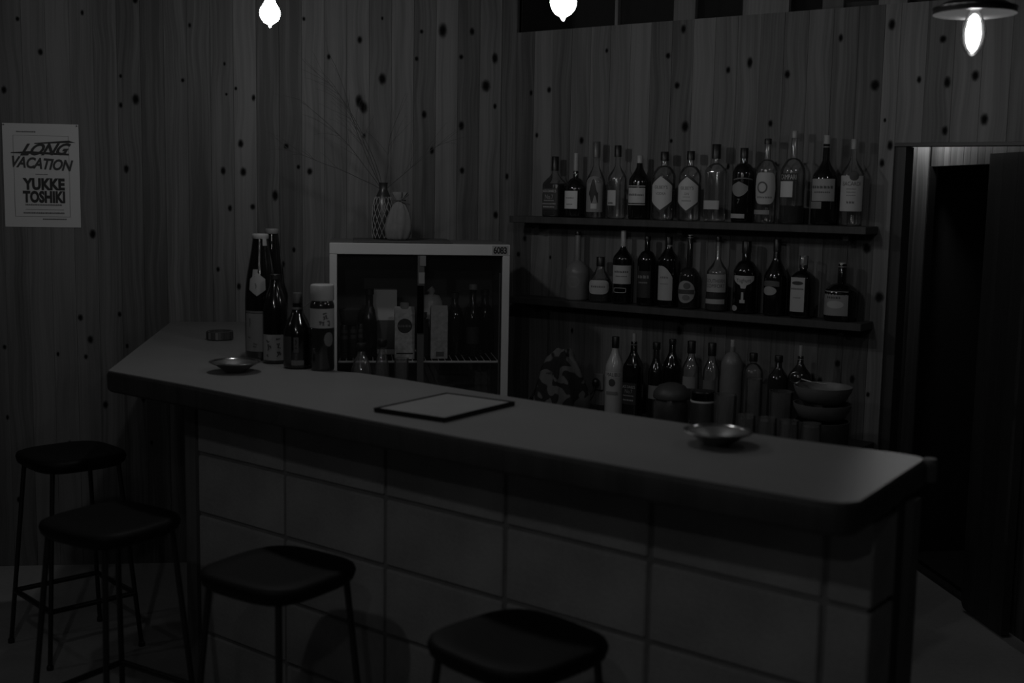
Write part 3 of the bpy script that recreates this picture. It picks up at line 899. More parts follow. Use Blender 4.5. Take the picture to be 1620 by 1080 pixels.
stool = thing('bar_stool', 'x', 'stool', (0, 0, 0), 0, 'dark bar stools in front of the bar')
SEAT = [(0.0, 0.624), (0.112, 0.624), (0.138, 0.628), (0.152, 0.640), (0.156, 0.656), (0.152, 0.667), (0.143, 0.671), (0.105, 0.667), (0.055, 0.664), (0.0, 0.663)]
superdisc(SEAT, [2, 3.6, 3.6, 3.6, 3.6, 3.6, 3.4, 3, 2.4, 2], 48).build('seat', grey(0.006, 0.6, 0, 0.22, 0.25, 8), stool, smooth=60)
TOPC, FOOTC = 0.112, 0.158
for sx in (-1, 1):
    for sy in (-1, 1):
        lg = MB().tube([(sx * TOPC, sy * TOPC, 0.630), (sx * FOOTC, sy * FOOTC, 0.004)], 0.0080, 8).build('leg', BLACK_METAL, stool, smooth=60)
        MB().lathe([(0, 0), (0.011, 0), (0.011, 0.012), (0.008, 0.016), (0, 0.016)], 10, cx=sx * FOOTC, cy=sy * FOOTC).build('foot_cap', BLACK_PLASTIC, lg)
rc = TOPC + (FOOTC - TOPC) * (1 - 0.185 / 0.64)
for a, b in (((-1, -1), (1, -1)), ((1, -1), (1, 1)), ((1, 1), (-1, 1)), ((-1, 1), (-1, -1))):
    o_ = Vector(((a[0] + b[0]) / 2, (a[1] + b[1]) / 2, 0)) * 0.0
    MB().tube([(a[0] * rc, a[1] * rc, 0.185), (b[0] * rc, b[1] * rc, 0.185)], 0.009, 8).build('foot_rail', BLACK_METAL, stool, smooth=60)
MB().box(-0.11, 0.11, -0.012, 0.012, 0.616, 0.624).build('cross_plate', BLACK_METAL, stool)
spots = [((-1.465, 3.93, 0), 44, 'dark bar stool furthest back, standing by the poster wall'),
         ((-1.066, 3.13, 0), 58, 'dark bar stool at the free left end of the bar, second from the poster wall'),
         ((-0.540, 2.737, 0), 56, 'dark bar stool before the block wall, third from the poster wall'),
         ((0.0225, 2.306, 0), 45, 'dark bar stool nearest the viewer, cut off by the bottom of the picture')]
for i, (p, a, lab) in enumerate(spots):
    if i == 0:
        stool.location = p; stool.rotation_euler = (0, 0, math.radians(a)); stool['label'] = lab
    else:
        place_copy(stool, p, math.radians(a), lab)

# ================================================================= BOTTLES
def rad_at(prof, z):
    for (r0, z0), (r1, z1) in zip(prof, prof[1:]):
        if z0 <= z <= z1 and z1 > z0:
            return r0 + (r1 - r0) * (z - z0) / (z1 - z0)
    return prof[-1][0]


SHAPES = {
    'rect': (lambda u: 1.0, lambda u: 0.0),
    'hex': (lambda u: 1 - 0.27 * abs(u), lambda u: 0.27 * abs(u)),
    'oval': (lambda u: 0.5 + 0.5 * math.sqrt(max(0, 1 - u * u)), lambda u: 0.5 - 0.5 * math.sqrt(max(0, 1 - u * u))),
    'oval2': (lambda u: 0.5 + 0.5 * math.sqrt(max(0, 1 - u ** 6)), lambda u: 0.5 - 0.5 * math.sqrt(max(0, 1 - u ** 4))),
    'arch': (lambda u: 0.8 + 0.2 * math.sqrt(max(0, 1 - u * u)), lambda u: 0.0),
    'archL': (lambda u: 1 - 0.34 * max(0, u + 0.4) ** 2 / 1.96, lambda u: 0.0),
    'shield': (lambda u: 1 - 0.3 * abs(u), lambda u: 0.42 * u * u),
    'cup': (lambda u: 1.0, lambda u: 0.0 if abs(u) < 0.22 else 0.22 + 0.45 * u * u),
    'stem': (lambda u: 1.0 if abs(u) < 0.45 else 0.3, lambda u: 0.0),
    'blob': (lambda u: 0.72 + 0.28 * math.cos(3.1 * u + 0.3), lambda u: 0.18 + 0.16 * math.sin(5 * u)),
    'arcband': (lambda u: 1 - 0.9 * u * u, lambda u: 0.35 - 0.9 * u * u),
    'ringband': (lambda u: 1.0, lambda u: 0.0),
}


def bottle(row, zs, cat='bottle', group=None):
    (name, lab, t, d, rz, H, R, zsh, zn, rn, zc, rc_, gl, pw, liq, labels, capt) = row
    loc = on_w2(t, d, zs)
    root = thing(name, lab, cat, loc, rz, group)
    mat = {'clear': GLASS, 'dark': DARK_GLASS, 'brown': BROWN_GLASS, 'frost': FROST_GLASS, 'white': WHITE_GLASS}[gl]
    prof, pws = [(0.0, 0.0), (R * 0.86, 0.0), (R * 0.97, 0.003), (R, 0.009), (R, zsh)], [2, pw, pw, pw, pw]
    n = 8
    for i in range(1, n + 1):
        f = i / n
        sl_ = 0.85 if (zn - zsh) > 1.6 * (R - rn) else 0.3
        e = sl_ * (0.5 * (math.cos(math.pi * f) + 1)) + (1 - sl_) * math.sqrt(max(0.0, 1 - f * f))
        prof.append((rn + (R - rn) * e, zsh + (zn - zsh) * f)); pws.append(pw + (2 - pw) * f)
    ztop = min(H - 0.003, zc + 0.012) if zc < H - 0.004 else H - 0.002
    ztop = max(ztop, zn + 0.004)
    prof += [(rn * 0.92, ztop - 0.002), (rn * 0.86, ztop), (0.0, ztop)]; pws += [2, 2, 2]
    body = MB().lathe(prof, 32, pws).build('glass_body', mat, root, smooth=50)
    # the cap, stopper or pourer
    cmat = GLASS if capt == 'clear' else (BLACK_PLASTIC if capt is None else grey(capt, 0.35, 0.0, 0.6))
    z0 = min(zc, H - 0.006)
    rb = max(rc_, rn * 0.96) if z0 < ztop else rc_
    MB().lathe([(0, z0), (rb, z0), (rb, z0 + 0.0015), (rc_, z0 + 0.003), (rc_, H - 0.0015), (rc_ * 0.93, H), (0, H)], 24).build('cap', cmat, root, smooth=40)
    if liq:
        lz, lt = liq
        lz = max(0.012, lz)
        lp = [(0.0, 0.006), (R * 0.84, 0.006), (R * 0.92, 0.012)] + [(rad_at(prof, lz * q / 4) * 0.93, lz * q / 4) for q in range(2, 5) if lz * q / 4 > 0.013] + [(0.0, lz)]
        lpw = [2] + [pw] * (len(lp) - 2) + [2]
        MB().lathe(lp, 32, lpw).build('liquid', grey(lt, 0.08), root, smooth=50)
    flat = pw > 3

    def surf(a, z, off):
        if flat:
            x = a * R
            y = -((R ** pw - min(abs(x), R * 0.999) ** pw) ** (1 / pw)) - off
            return (x, y, z)
        r = rad_at(prof, z)
        q = 1.0
        if pw != 2:
            q = (abs(math.sin(a)) ** pw + abs(math.cos(a)) ** pw) ** (-1.0 / pw)
        r = r * q + off
        return (r * math.sin(a), -r * math.cos(a), z)

    for li, (kind, a0, a1, z0, z1, tone, words) in enumerate(labels):
        off = 0.0007 + 0.0005 * li
        m = grey(tone, 0.55, 0, 0.4)
        b = MB()
        if kind in ('ring', 'frame'):
            ac, ah, zc2, zh = (a0 + a1) / 2, (a1 - a0) / 2, (z0 + z1) / 2, (z1 - z0) / 2
            n = 24
            pe = 2 if kind == 'ring' else 6
            th = 0.72 if kind == 'ring' else 0.78
            ring = []
            for sc in (1.0, th):
                for k in range(n):
                    g = 2 * math.pi * k / n
                    c, s = math.cos(g), math.sin(g)
                    q = (abs(c) ** pe + abs(s) ** pe) ** (-1.0 / pe)
                    ring.append(surf(ac + ah * q * c * (sc if kind == 'ring' else (1 - (1 - sc) * 0.45)), zc2 + zh * q * s * sc, off))
            b.add(ring, [(k, (k + 1) % n, n + (k + 1) % n, n + k) for k in range(n)])
        else:
            top, bot = SHAPES[kind]
            n, rows = 20, 5
            vs = []
            for k in range(n + 1):
                u = -1 + 2 * k / n
                uu = max(-0.999, min(0.999, u))
                zt, zb = z0 + (z1 - z0) * top(uu), z0 + (z1 - z0) * bot(uu)
                for r_ in range(rows + 1):
                    vs.append(surf(a0 + (a1 - a0) * k / n, zb + (zt - zb) * r_ / rows, off))
            b.add(vs, [(k * (rows + 1) + r_, (k + 1) * (rows + 1) + r_, (k + 1) * (rows + 1) + r_ + 1, k * (rows + 1) + r_ + 1) for k in range(n) for r_ in range(rows)])
        lo_ = b.build('label', m, root, smooth=60)
        for (s, zt, h, tn) in words:
            tv, tf = WORDS[(s, h)]
            wide = max(abs(v[0]) for v in tv) or 1
            ac = (a0 + a1) / 2
            half = (a1 - a0) / 2 * (0.88 if not flat else 0.9)
            rr = R if flat else rad_at(prof, zt)
            fit = min(1.0, half * rr / wide)
            big = fit if s.startswith('~') is False else fit
            b2 = MB()
            b2.add([surf(ac + v[0] * big / rr, zt + v[1], off + 0.0004) for v in tv], tf)
            b2.build('lettering', grey(tn, 0.6), lo_)
    return root


for row in UPPER_SHELF:
    bottle(row, 1.459, group='bottles on the upper shelf')
for row in LOWER_SHELF:
    bottle(row, 1.136, group='bottles on the lower shelf')
for row in BACK_ROW:
    bottle(row, BACK_Z, group='bottles on the back counter')

# ---- bottles standing on the bar top
def bar_bottle(name, label, x, y, prof, mat, cap=None, capmat=None, zs=COUNTER_Z, cat='bottle', group='bottles on the bar top'):
    rz = math.atan2(-x, y)
    root = thing(name, label, cat, (x, y, zs), rz, group)
    MB().lathe(prof, 36).build('glass_body', mat, root, smooth=50)
    if cap:
        MB().lathe(cap, 28).build('cap', capmat, root, smooth=40)
    return root


def wrap(root, prof, a0, a1, z0, z1, tone, shape='rect', off=0.0008, name='label', tilt=0.0):
    top, bot = SHAPES[shape]
    b, vs, n, rows = MB(), [], 16, 6
    for k in range(n + 1):
        u = max(-0.999, min(0.999, -1 + 2 * k / n))
        zt, zb = z0 + (z1 - z0) * top(u) + tilt * u, z0 + (z1 - z0) * bot(u) + tilt * u
        for r_ in range(rows + 1):
            z = zb + (zt - zb) * r_ / rows
            a = a0 + (a1 - a0) * k / n
            r = rad_at(prof, z) + off
            vs.append((r * math.sin(a), -r * math.cos(a), z))
    b.add(vs, [(k * (rows + 1) + r_, (k + 1) * (rows + 1) + r_, (k + 1) * (rows + 1) + r_ + 1, k * (rows + 1) + r_ + 1) for k in range(n) for r_ in range(rows)])
    return b.build(name, grey(tone, 0.6), root, smooth=60)


def brush(lab, prof, strokes, tone, off=0.0016, w=0.0022):
    """Brush-written characters: each stroke a list of (angle, z) points on the label."""
    b = MB()
    for st in strokes:
        vs = []
        for i, (a, z) in enumerate(st):
            r = rad_at(prof, z) + off
            a2, z2 = st[min(i + 1, len(st) - 1)]; a1, z1 = st[max(i - 1, 0)]
            dx, dz = (a2 - a1) * r, z2 - z1
            ll = math.hypot(dx, dz) or 1
            nx, nz = -dz / ll, dx / ll
            ww = w * (1.0 - 0.45 * i / max(1, len(st) - 1))
            for s in (-1, 1):
                aa, zz = a + s * nx * ww / r, z + s * nz * ww
                rr = rad_at(prof, zz) + off
                vs.append((rr * math.sin(aa), -rr * math.cos(aa), zz))
        b.add(vs, [(2 * i, 2 * i + 1, 2 * i + 3, 2 * i + 2) for i in range(len(st) - 1)])
    b.build('lettering', grey(tone, 0.7), lab)


SAKE = [(0, 0), (0.044, 0), (0.048, 0.005), (0.0495, 0.012), (0.0495, 0.190), (0.0475, 0.225), (0.043, 0.265), (0.036, 0.305), (0.029, 0.345), (0.0245, 0.378), (0.0230, 0.388), (0.0, 0.388)]
SAKE_CAP = [(0, 0.383), (0.0255, 0.383), (0.0260, 0.386), (0.0260, 0.395), (0.0245, 0.398), (0, 0.398)]
s1 = bar_bottle('sake_bottle', 'tall black sake bottle with white cap and slanted paper tag, front of the tall pair', -0.800, 3.800, SAKE, DARK_GLASS, SAKE_CAP, grey(0.30, 0.5))
lb = wrap(s1, SAKE, -1.15, 0.10, 0.030, 0.150, 0.24)
lb2 = wrap(s1, SAKE, -1.15, 0.10, 0.1515, 0.158, 0.15)
tg = wrap(s1, SAKE, -0.80, 0.32, 0.205, 0.278, 0.30, 'hex', 0.0012, 'neck_tag')
wrap(s1, SAKE, -0.62, -0.22, 0.262, 0.288, 0.26, 'rect', 0.0011, 'neck_tag')
wrap(s1, SAKE, 0.25, 0.75, 0.362, 0.386, 0.28, 'rect', 0.0030, 'cap_tab')
brush(lb, SAKE, [[(-0.75, 0.135), (-0.72, 0.12), (-0.76, 0.108)], [(-0.9, 0.075), (-0.7, 0.072)], [(-0.5, 0.055), (-0.25, 0.052)], [(-0.52, 0.046), (-0.3, 0.044)]], 0.10)
brush(tg, SAKE, [[(-0.38, 0.245), (-0.3, 0.236), (-0.34, 0.228)]], 0.12)
SM = [(r * (1.05 if z < 0.2 else 0.85), z * 1.03) for r, z in SAKE]
s2 = bar_bottle('sake_bottle', 'tall black sake bottle with dull cap, half hidden behind its twin', -0.792, 3.945, SM, DARK_GLASS, [(r * 0.85, z * 1.03) for r, z in SAKE_CAP], grey(0.16, 0.5))
NK = [(0, 0), (0.033, 0), (0.037, 0.004), (0.038, 0.010), (0.038, 0.165), (0.035, 0.185), (0.026, 0.215), (0.0165, 0.240), (0.0135, 0.268), (0.0, 0.268)]
s3 = bar_bottle('sake_bottle', 'slim black sake bottle with brush-written white label between tall pair and squat bottle', -0.739, 3.722, NK, DARK_GLASS,
                [(0, 0.262), (0.0155, 0.262), (0.0155, 0.276), (0.0145, 0.277), (0, 0.277)], grey(0.02, 0.4))
wrap(s3, NK, -1.5, 1.5, 0.2685, 0.272, 0.26, 'rect', 0.0025, 'cap_band')
lb = wrap(s3, NK, -1.25, 1.2, 0.012, 0.092, 0.34)
brush(lb, NK, [[(-0.75, 0.075), (-0.6, 0.068), (-0.5, 0.072)], [(-0.6, 0.062), (-0.55, 0.05), (-0.62, 0.042)], [(-0.45, 0.058), (-0.35, 0.05)],
               [(0.05, 0.078), (0.4, 0.080)], [(0.1, 0.062), (0.3, 0.066), (0.2, 0.052), (0.42, 0.05)], [(0.15, 0.04), (0.25, 0.03), (0.1, 0.024)], [(0.3, 0.04), (0.4, 0.028), (0.46, 0.034)],
               [(-0.7, 0.03), (-0.62, 0.022)]], 0.06, w=0.0028)
SQ = [(0, 0), (0.038, 0), (0.0425, 0.005), (0.0435, 0.012), (0.0435, 0.098), (0.041, 0.118), (0.032, 0.142), (0.021, 0.163), (0.0155, 0.178), (0.0145, 0.198), (0, 0.198)]
s4 = bar_bottle('liquor_bottle', 'squat black bottle with dull screw cap and narrow strip label beside the jar', -0.652, 3.625, SQ, DARK_GLASS,
                [(0, 0.192), (0.0140, 0.192), (0.0140, 0.226), (0.013, 0.229), (0, 0.229)], grey(0.085, 0.45))
wrap(s4, SQ, -1.5, 1.5, 0.1795, 0.186, 0.16, 'rect', 0.001, 'neck_band')
wrap(s4, SQ, -1.2, -0.45, 0.02, 0.10, 0.05)
lb = wrap(s4, SQ, -0.28, 0.06, 0.052, 0.098, 0.085)
wrap(s4, SQ, -0.45, 0.42, 0.013, 0.028, 0.16)
brush(lb, SQ, [[(-0.15, 0.09), (-0.08, 0.082), (-0.16, 0.074)], [(-0.2, 0.066), (-0.04, 0.064)]], 0.02)
JR = [(0, 0), (0.033, 0), (0.0355, 0.004), (0.0360, 0.010), (0.0360, 0.196), (0.034, 0.204), (0.031, 0.209), (0.031, 0.216), (0, 0.216)]
s5 = bar_bottle('liquor_jar', 'dark cylindrical jar with big white lid, white brush-written label and round sticker', -0.571, 3.588, JR, BROWN_GLASS,
                [(0, 0.211), (0.0345, 0.211), (0.0355, 0.213), (0.0355, 0.252), (0.034, 0.257), (0.030, 0.259), (0, 0.259)], grey(0.42, 0.4))
lb = wrap(s5, JR, -1.45, 1.35, 0.130, 0.188, 0.38)
brush(lb, JR, [[(0.05, 0.172), (0.35, 0.176)], [(0.12, 0.166), (0.2, 0.158), (0.08, 0.155)], [(0.28, 0.17), (0.36, 0.158), (0.5, 0.16)], [(-0.25, 0.148), (-0.1, 0.152), (-0.18, 0.14)],
               [(-0.05, 0.146), (0.12, 0.15), (0.05, 0.138), (0.2, 0.14)], [(0.4, 0.15), (0.55, 0.152), (0.62, 0.14)], [(0.45, 0.14), (0.65, 0.137)]], 0.05, w=0.0025)
wrap(s5, JR, 0.12, 0.98, 0.075, 0.118, 0.16, 'oval', 0.0009, 'sticker')
# handle cord on the jar
MB().tube([(-0.0365, 0, 0.205), (-0.055, -0.004, 0.19), (-0.058, -0.005, 0.165), (-0.046, -0.003, 0.140), (-0.037, 0, 0.128)], 0.002, 6).build('cord_handle', grey(0.08, 0.8), s5, smooth=60)

# ashtrays, dish and menu on the bar top
ash = thing('glass_ashtray', 'small round faceted ashtray at the wall end of the bar top', 'ashtray', (-1.047, 4.273, COUNTER_Z))
b = MB()
NSEG = 20
b.lathe([(0.0, 0.0), (0.042, 0.0), (0.046, 0.004), (0.0465, 0.030), (0.044, 0.033), (0.038, 0.031), (0.035, 0.010), (0.0, 0.008)], NSEG)
b.build('bowl', grey(0.06, 0.12, 0, 0.7), ash)
for kk in range(10):
    a = 2 * math.pi * kk / 10
    MB().box(-0.0045, 0.0045, -0.0485, -0.0462, 0.004, 0.029).build('facet', grey(0.17 if kk % 3 == 0 else 0.05, 0.2, 0, 0.7), ash, rotz=a)
DISH = [(0.0, 0.0), (0.024, 0.0), (0.030, 0.002), (0.040, 0.010), (0.058, 0.022), (0.074, 0.029), (0.0765, 0.031), (0.0755, 0.0325), (0.070, 0.0305), (0.055, 0.0245), (0.036, 0.013), (0.022, 0.006), (0.0, 0.005)]
for (x_, y_, lab) in ((-0.818, 3.517, 'shallow metal ashtray dish beside the dark bottles'), (0.455, 2.589, 'shallow metal ashtray dish at the right end of the bar top')):
    d_ = thing('ashtray_dish', lab, 'ashtray', (x_, y_, COUNTER_Z), 0.2, 'shallow ashtray dishes on the bar top')
    MB().lathe(DISH, 44).build('dish', grey(0.42, 0.36, 1.0), d_, smooth=60)
    MB().lathe([(0.066, 0.0295), (0.068, 0.0320), (0.072, 0.0335), (0.0755, 0.0325)], 44).build('rim', grey(0.45, 0.2, 1.0), d_, smooth=60)
mn = thing('menu_board', 'dark framed menu sheet lying flat on the bar top', 'menu', (-0.163, 2.967, COUNTER_Z), math.atan2(3.162 - 2.919, -0.168 + 0.331))
MB().chamfer_box(-0.149, 0.149, -0.110, 0.110, 0.0, 0.008, 0.002).build('backing', grey(0.012, 0.6, 0, 0.2), mn)
MB().box(-0.140, 0.140, -0.101, 0.101, 0.008, 0.0095).build('sheet', grey(0.27, 0.45, 0, 0.4, 0.05, 12), mn)

b = MB()
b.box(-0.149, 0.149, -0.110, -0.1015, 0.0085, 0.0108); b.box(-0.149, 0.149, 0.1015, 0.110, 0.0085, 0.0108)
b.box(-0.149, -0.1405, -0.1015, 0.1015, 0.0085, 0.0108); b.box(0.1405, 0.149, -0.1015, 0.1015, 0.0085, 0.0108)
b.build('border', grey(0.008, 0.7, 0, 0.1), mn)

# ================================================================= FRIDGE
FR = Vector((-0.332, 4.296, 0))                 # middle of the front, on the floor
fg = thing('display_fridge', 'white framed glass-fronted display fridge with a number on its corner', 'fridge', FR, ROT1)
FW, FD, FH = 0.322, 0.42, 1.364                 # half width, depth, height
cab = grey(0.16, 0.5, 0, 0.4)
inner = grey(0.09, 0.6)
MB().box(-FW, FW, 0.02, FD, 0.0, 0.60).build('lower_cabinet', cab, fg)
MB().box(-FW, -FW + 0.02, 0.02, FD, 0.60, FH - 0.012).build('side_panel', cab, fg)
MB().box(FW - 0.02, FW, 0.02, FD, 0.60, FH - 0.012).build('side_panel', cab, fg)
MB().box(-FW + 0.02, FW - 0.02, FD - 0.02, FD, 0.60, FH - 0.012).build('back_panel', inner, fg)
MB().box(-FW, FW, 0.012, FD, FH - 0.012, FH - 0.001).build('top_panel', cab, fg)
MB().chamfer_box(-FW, FW, -0.004, 0.022, FH - 0.040, FH, 0.002).build('frame_rail', WHITE_PAINT, fg)
for s in (-1, 1):
    MB().chamfer_box(min(s * FW, s * (FW - 0.0265)), max(s * FW, s * (FW - 0.0265)), -0.003, 0.022, 0.0, FH - 0.0402, 0.002).build('frame_post', WHITE_PAINT, fg)
MB().box(-FW + 0.0265, FW - 0.0265, -0.002, 0.02, 0.56, 0.60).build('frame_rail', WHITE_PAINT, fg)
wd = MB().add([(0.286 + v[0], -0.0046, FH - 0.0195 + v[1] + v[0] * -0.02) for v in WORDS['6083'][0]], WORDS['6083'][1])
ptag = MB().box(0.257, 0.316, -0.0043, -0.004, FH - 0.036, FH - 0.003).build('number_tape', grey(0.30, 0.6), fg)
wd.build('lettering', grey(0.01, 0.6), ptag)
dz0, dz1 = 0.601, FH - 0.042
for (xa, xb, y, nm) in ((-FW + 0.027, 0.014, 0.004, 'glass_door'), (-0.010, FW - 0.027, 0.012, 'glass_door')):
    g_ = MB().box(xa, xb, y, y + 0.004, dz0, dz1).build(nm, PANE, fg)
MB().box(-0.010, 0.014, -0.0015, 0.0035, dz0, dz1).build('door_stile', grey(0.07, 0.4), fg)
MB().box(-0.011, 0.012, -0.0065, -0.0015, 1.045, 1.215).build('door_handle', grey(0.002, 0.8, 0, 0.05), fg)
MB().box(-0.006, 0.015, -0.004, -0.0015, 1.222, 1.262).build('door_clip', grey(0.22, 0.5), fg)
MB().box(-0.002, 0.019, -0.004, -0.0015, 1.285, dz1).build('door_clip', grey(0.16, 0.5), fg)
SHZ = 0.932
ws = MB()
ws.tube([(-FW + 0.03, 0.05, SHZ), (FW - 0.03, 0.05, SHZ)], 0.0045, 6)
ws.tube([(-FW + 0.03, 0.37, SHZ), (FW - 0.03, 0.37, SHZ)], 0.0035, 6)
for i in range(25):
    xx = -FW + 0.035 + i * (2 * FW - 0.07) / 24
    ws.tube([(xx, 0.05, SHZ + 0.005), (xx, 0.37, SHZ + 0.005)], 0.0020, 5)
ws.build('wire_shelf', grey(0.8, 0.35), fg)
MB().box(FW - 0.034, FW - 0.030, 0.03, 0.036, 0.62, 1.26).build('shelf_track', grey(0.14, 0.5), fg)
TOPSH = SHZ + 0.0073


def in_fridge(x, y, z=TOPSH):
    c, s = math.cos(ROT1), math.sin(ROT1)
    return (FR.x + c * x - s * y, FR.y + s * x + c * y, z)


def carton(label, x, y, w, dp, h, tone, spots, grp='drinks cartons in the fridge'):
    r = thing('drink_carton', label, 'carton', in_fridge(x, y), ROT1, grp)
    b = MB().box(-w / 2, w / 2, -dp / 2, dp / 2, 0, h)
    m = mottled('carton_print_%d' % len(_mats), tone * 0.75, tone * 1.15, 60.0, 0.6, 0.0, 0.3, 160.0) if spots else grey(tone, 0.6)
    b.build('box', m, r)
    MB().add([(-w / 2, -dp / 2, h), (w / 2, -dp / 2, h), (w / 2, dp / 2, h), (-w / 2, dp / 2, h), (-w / 2, 0, h + 0.022), (w / 2, 0, h + 0.022)],
             [(0, 1, 5, 4), (2, 3, 4, 5), (1, 2, 5), (3, 0, 4), (3, 2, 1, 0)]).build('gable_top', grey(tone * 1.05, 0.6), r)
    return r


c1 = carton('white speckled drinks carton with round dark badge inside the fridge', -0.052, 0.105, 0.072, 0.07, 0.168, 0.75, True)
b = MB(); n = 22
b.add([(0.027 * math.cos(2 * math.pi * i / n), -0.0358, 0.122 + 0.027 * math.sin(2 * math.pi * i / n)) for i in range(n)], [tuple(range(n))])
bd = b.build('badge', grey(0.05, 0.6), c1)
b = MB(); b.add([(v[0], -0.0362, 0.122 + v[1]) for v in letters('~5', 0.009)[0]], letters('~5', 0.009)[1]); b.build('lettering', grey(0.22, 0.6), bd)
MB().box(-0.03, 0.03, -0.0358, -0.0351, 0.018, 0.023).build('print_line', grey(0.06, 0.6), c1)
MB().lathe([(0, 0.182), (0.016, 0.182), (0.016, 0.202), (0.014, 0.204), (0, 0.204)], 18).build('cap', grey(0.30, 0.5), c1, smooth=40)
c2 = carton('plain drinks carton right of the door stile inside the fridge', 0.075, 0.11, 0.062, 0.06, 0.172, 0.55, True)
MB().box(-0.012, 0.018, -0.0308, -0.0301, 0.008, 0.026).build('print_line', grey(0.14, 0.6), c2)
# bag of ice / wrapped food behind the second carton, box and bottles
bg = thing('plastic_bag', 'pale crumpled bag behind the plain carton inside the fridge', 'bag', in_fridge(0.052, 0.23), ROT1)
b = MB()
rng = random.Random(11)
prof = [(0.0, 0.0), (0.036, 0.0), (0.044, 0.03), (0.042, 0.1), (0.046, 0.17), (0.043, 0.2), (0.03, 0.222), (0.0, 0.226)]
b.lathe(prof, 18)
b.v = [(x_ * (1 + 0.12 * (rng.random() - 0.5)), y_ * (1 + 0.12 * (rng.random() - 0.5)), z_) for x_, y_, z_ in b.v]
b.build('bag_body', grey(0.50, 0.35), bg, smooth=70)
MB().tube([(0, 0, 0.222), (0.004, 0, 0.236), (-0.006, 0.002, 0.246)], 0.010, 8, 0.016).build('tied_neck', grey(0.28, 0.4), bg, smooth=60)
bx = thing('paper_box', 'pale upright box behind the left fridge door', 'box', in_fridge(-0.122, 0.22), ROT1)
MB().chamfer_box(-0.045, 0.045, -0.03, 0.03, 0, 0.243, 0.002).build('box', grey(0.55, 0.7), bx)
MB().box(-0.045, 0.045, -0.0305, -0.0301, 0.02, 0.13).build('print_panel', grey(0.10, 0.7), bx)


def fridge_bottle(name, label, x, y, R, H, tone, capt, zsh, zn, rn, ltone=None):
    px, py, pz = in_fridge(x, y)
    prof = [(0, 0), (R * 0.88, 0), (R, 0.006), (R, zsh), (R * 0.86, zsh + (zn - zsh) * 0.35), (R * 0.5 + rn * 0.4, zsh + (zn - zsh) * 0.75), (rn, zn), (rn, H - 0.012), (0, H - 0.012)]
    r = bar_bottle(name, label, px, py, prof, grey(tone, 0.1, 0, 0.6) if tone is not None else GLASS,
                   [(0, H - 0.02), (rn + 0.003, H - 0.02), (rn + 0.003, H), (0, H)], grey(capt, 0.4), zs=pz, group='bottles in the fridge')
    if ltone:
        wrap(r, prof, -0.7, 0.7, zsh * 0.35, zsh * 0.8, ltone)
    return r


fridge_bottle('juice_bottle', 'dark bottle with pale round cap at the right of the fridge', 0.205, 0.16, 0.034, 0.27, 0.008, 0.22, 0.14, 0.2, 0.013, 0.03)
fridge_bottle('beer_bottle', 'dark beer bottle next to the plain carton in the fridge', 0.140, 0.20, 0.036, 0.235, 0.010, 0.02, 0.14, 0.19, 0.014)
fridge_bottle('beer_bottle', 'dark bottle against the right side of the fridge', 0.262, 0.27, 0.034, 0.24, 0.008, 0.02, 0.14, 0.19, 0.014)
fridge_bottle('wine_bottle', 'dark bottle with black cap left of the pale box in the fridge', -0.180, 0.15, 0.030, 0.25, 0.012, 0.008, 0.13, 0.19, 0.014)
fridge_bottle('milk_bottle', 'dim bottle behind the door stile in the fridge', 0.018, 0.15, 0.024, 0.165, 0.06, 0.10, 0.1, 0.135, 0.012)
for i, (xx, w_) in enumerate(((-0.272, 0.028), (-0.240, 0.026), (-0.212, 0.022))):
    cn = thing('drink_can', ['leftmost short can', 'middle short can', 'rightmost short can'][i] + ' with a pale band at the left of the fridge', 'can', in_fridge(xx, 0.10 + 0.02 * i), ROT1, 'short cans in the fridge')
    r_ = w_ / 2
    MB().lathe([(0, 0), (r_ * 0.85, 0), (r_, 0.005), (r_, 0.115), (r_ * 0.85, 0.122), (0, 0.122)], 20).build('can_body', grey(0.035, 0.35), cn, smooth=40)
    MB().lathe([(r_ + 0.0004, 0.070), (r_ + 0.0004, 0.084)], 20).build('band', grey(0.10, 0.5), cn, smooth=40)
    MB().lathe([(r_ + 0.0004, 0.092), (r_ + 0.0004, 0.104)], 20).build('band', grey(0.09, 0.5), cn, smooth=40)
wp = thing('wrapped_plate', 'film covered bowl resting on top of the short cans in the fridge', 'bowl', in_fridge(-0.252, 0.12, TOPSH + 0.1222), ROT1)
MB().lathe([(0, 0.0), (0.03, 0.0), (0.036, 0.03), (0.040, 0.055), (0.037, 0.056), (0.033, 0.032), (0, 0.004)], 26).build('bowl', grey(0.03, 0.3), wp, smooth=50)
MB().lathe([(0.0395, 0.0555), (0.02, 0.060), (0, 0.061)], 26).build('film', grey(0.09, 0.15, 0, 0.8), wp, smooth=50)

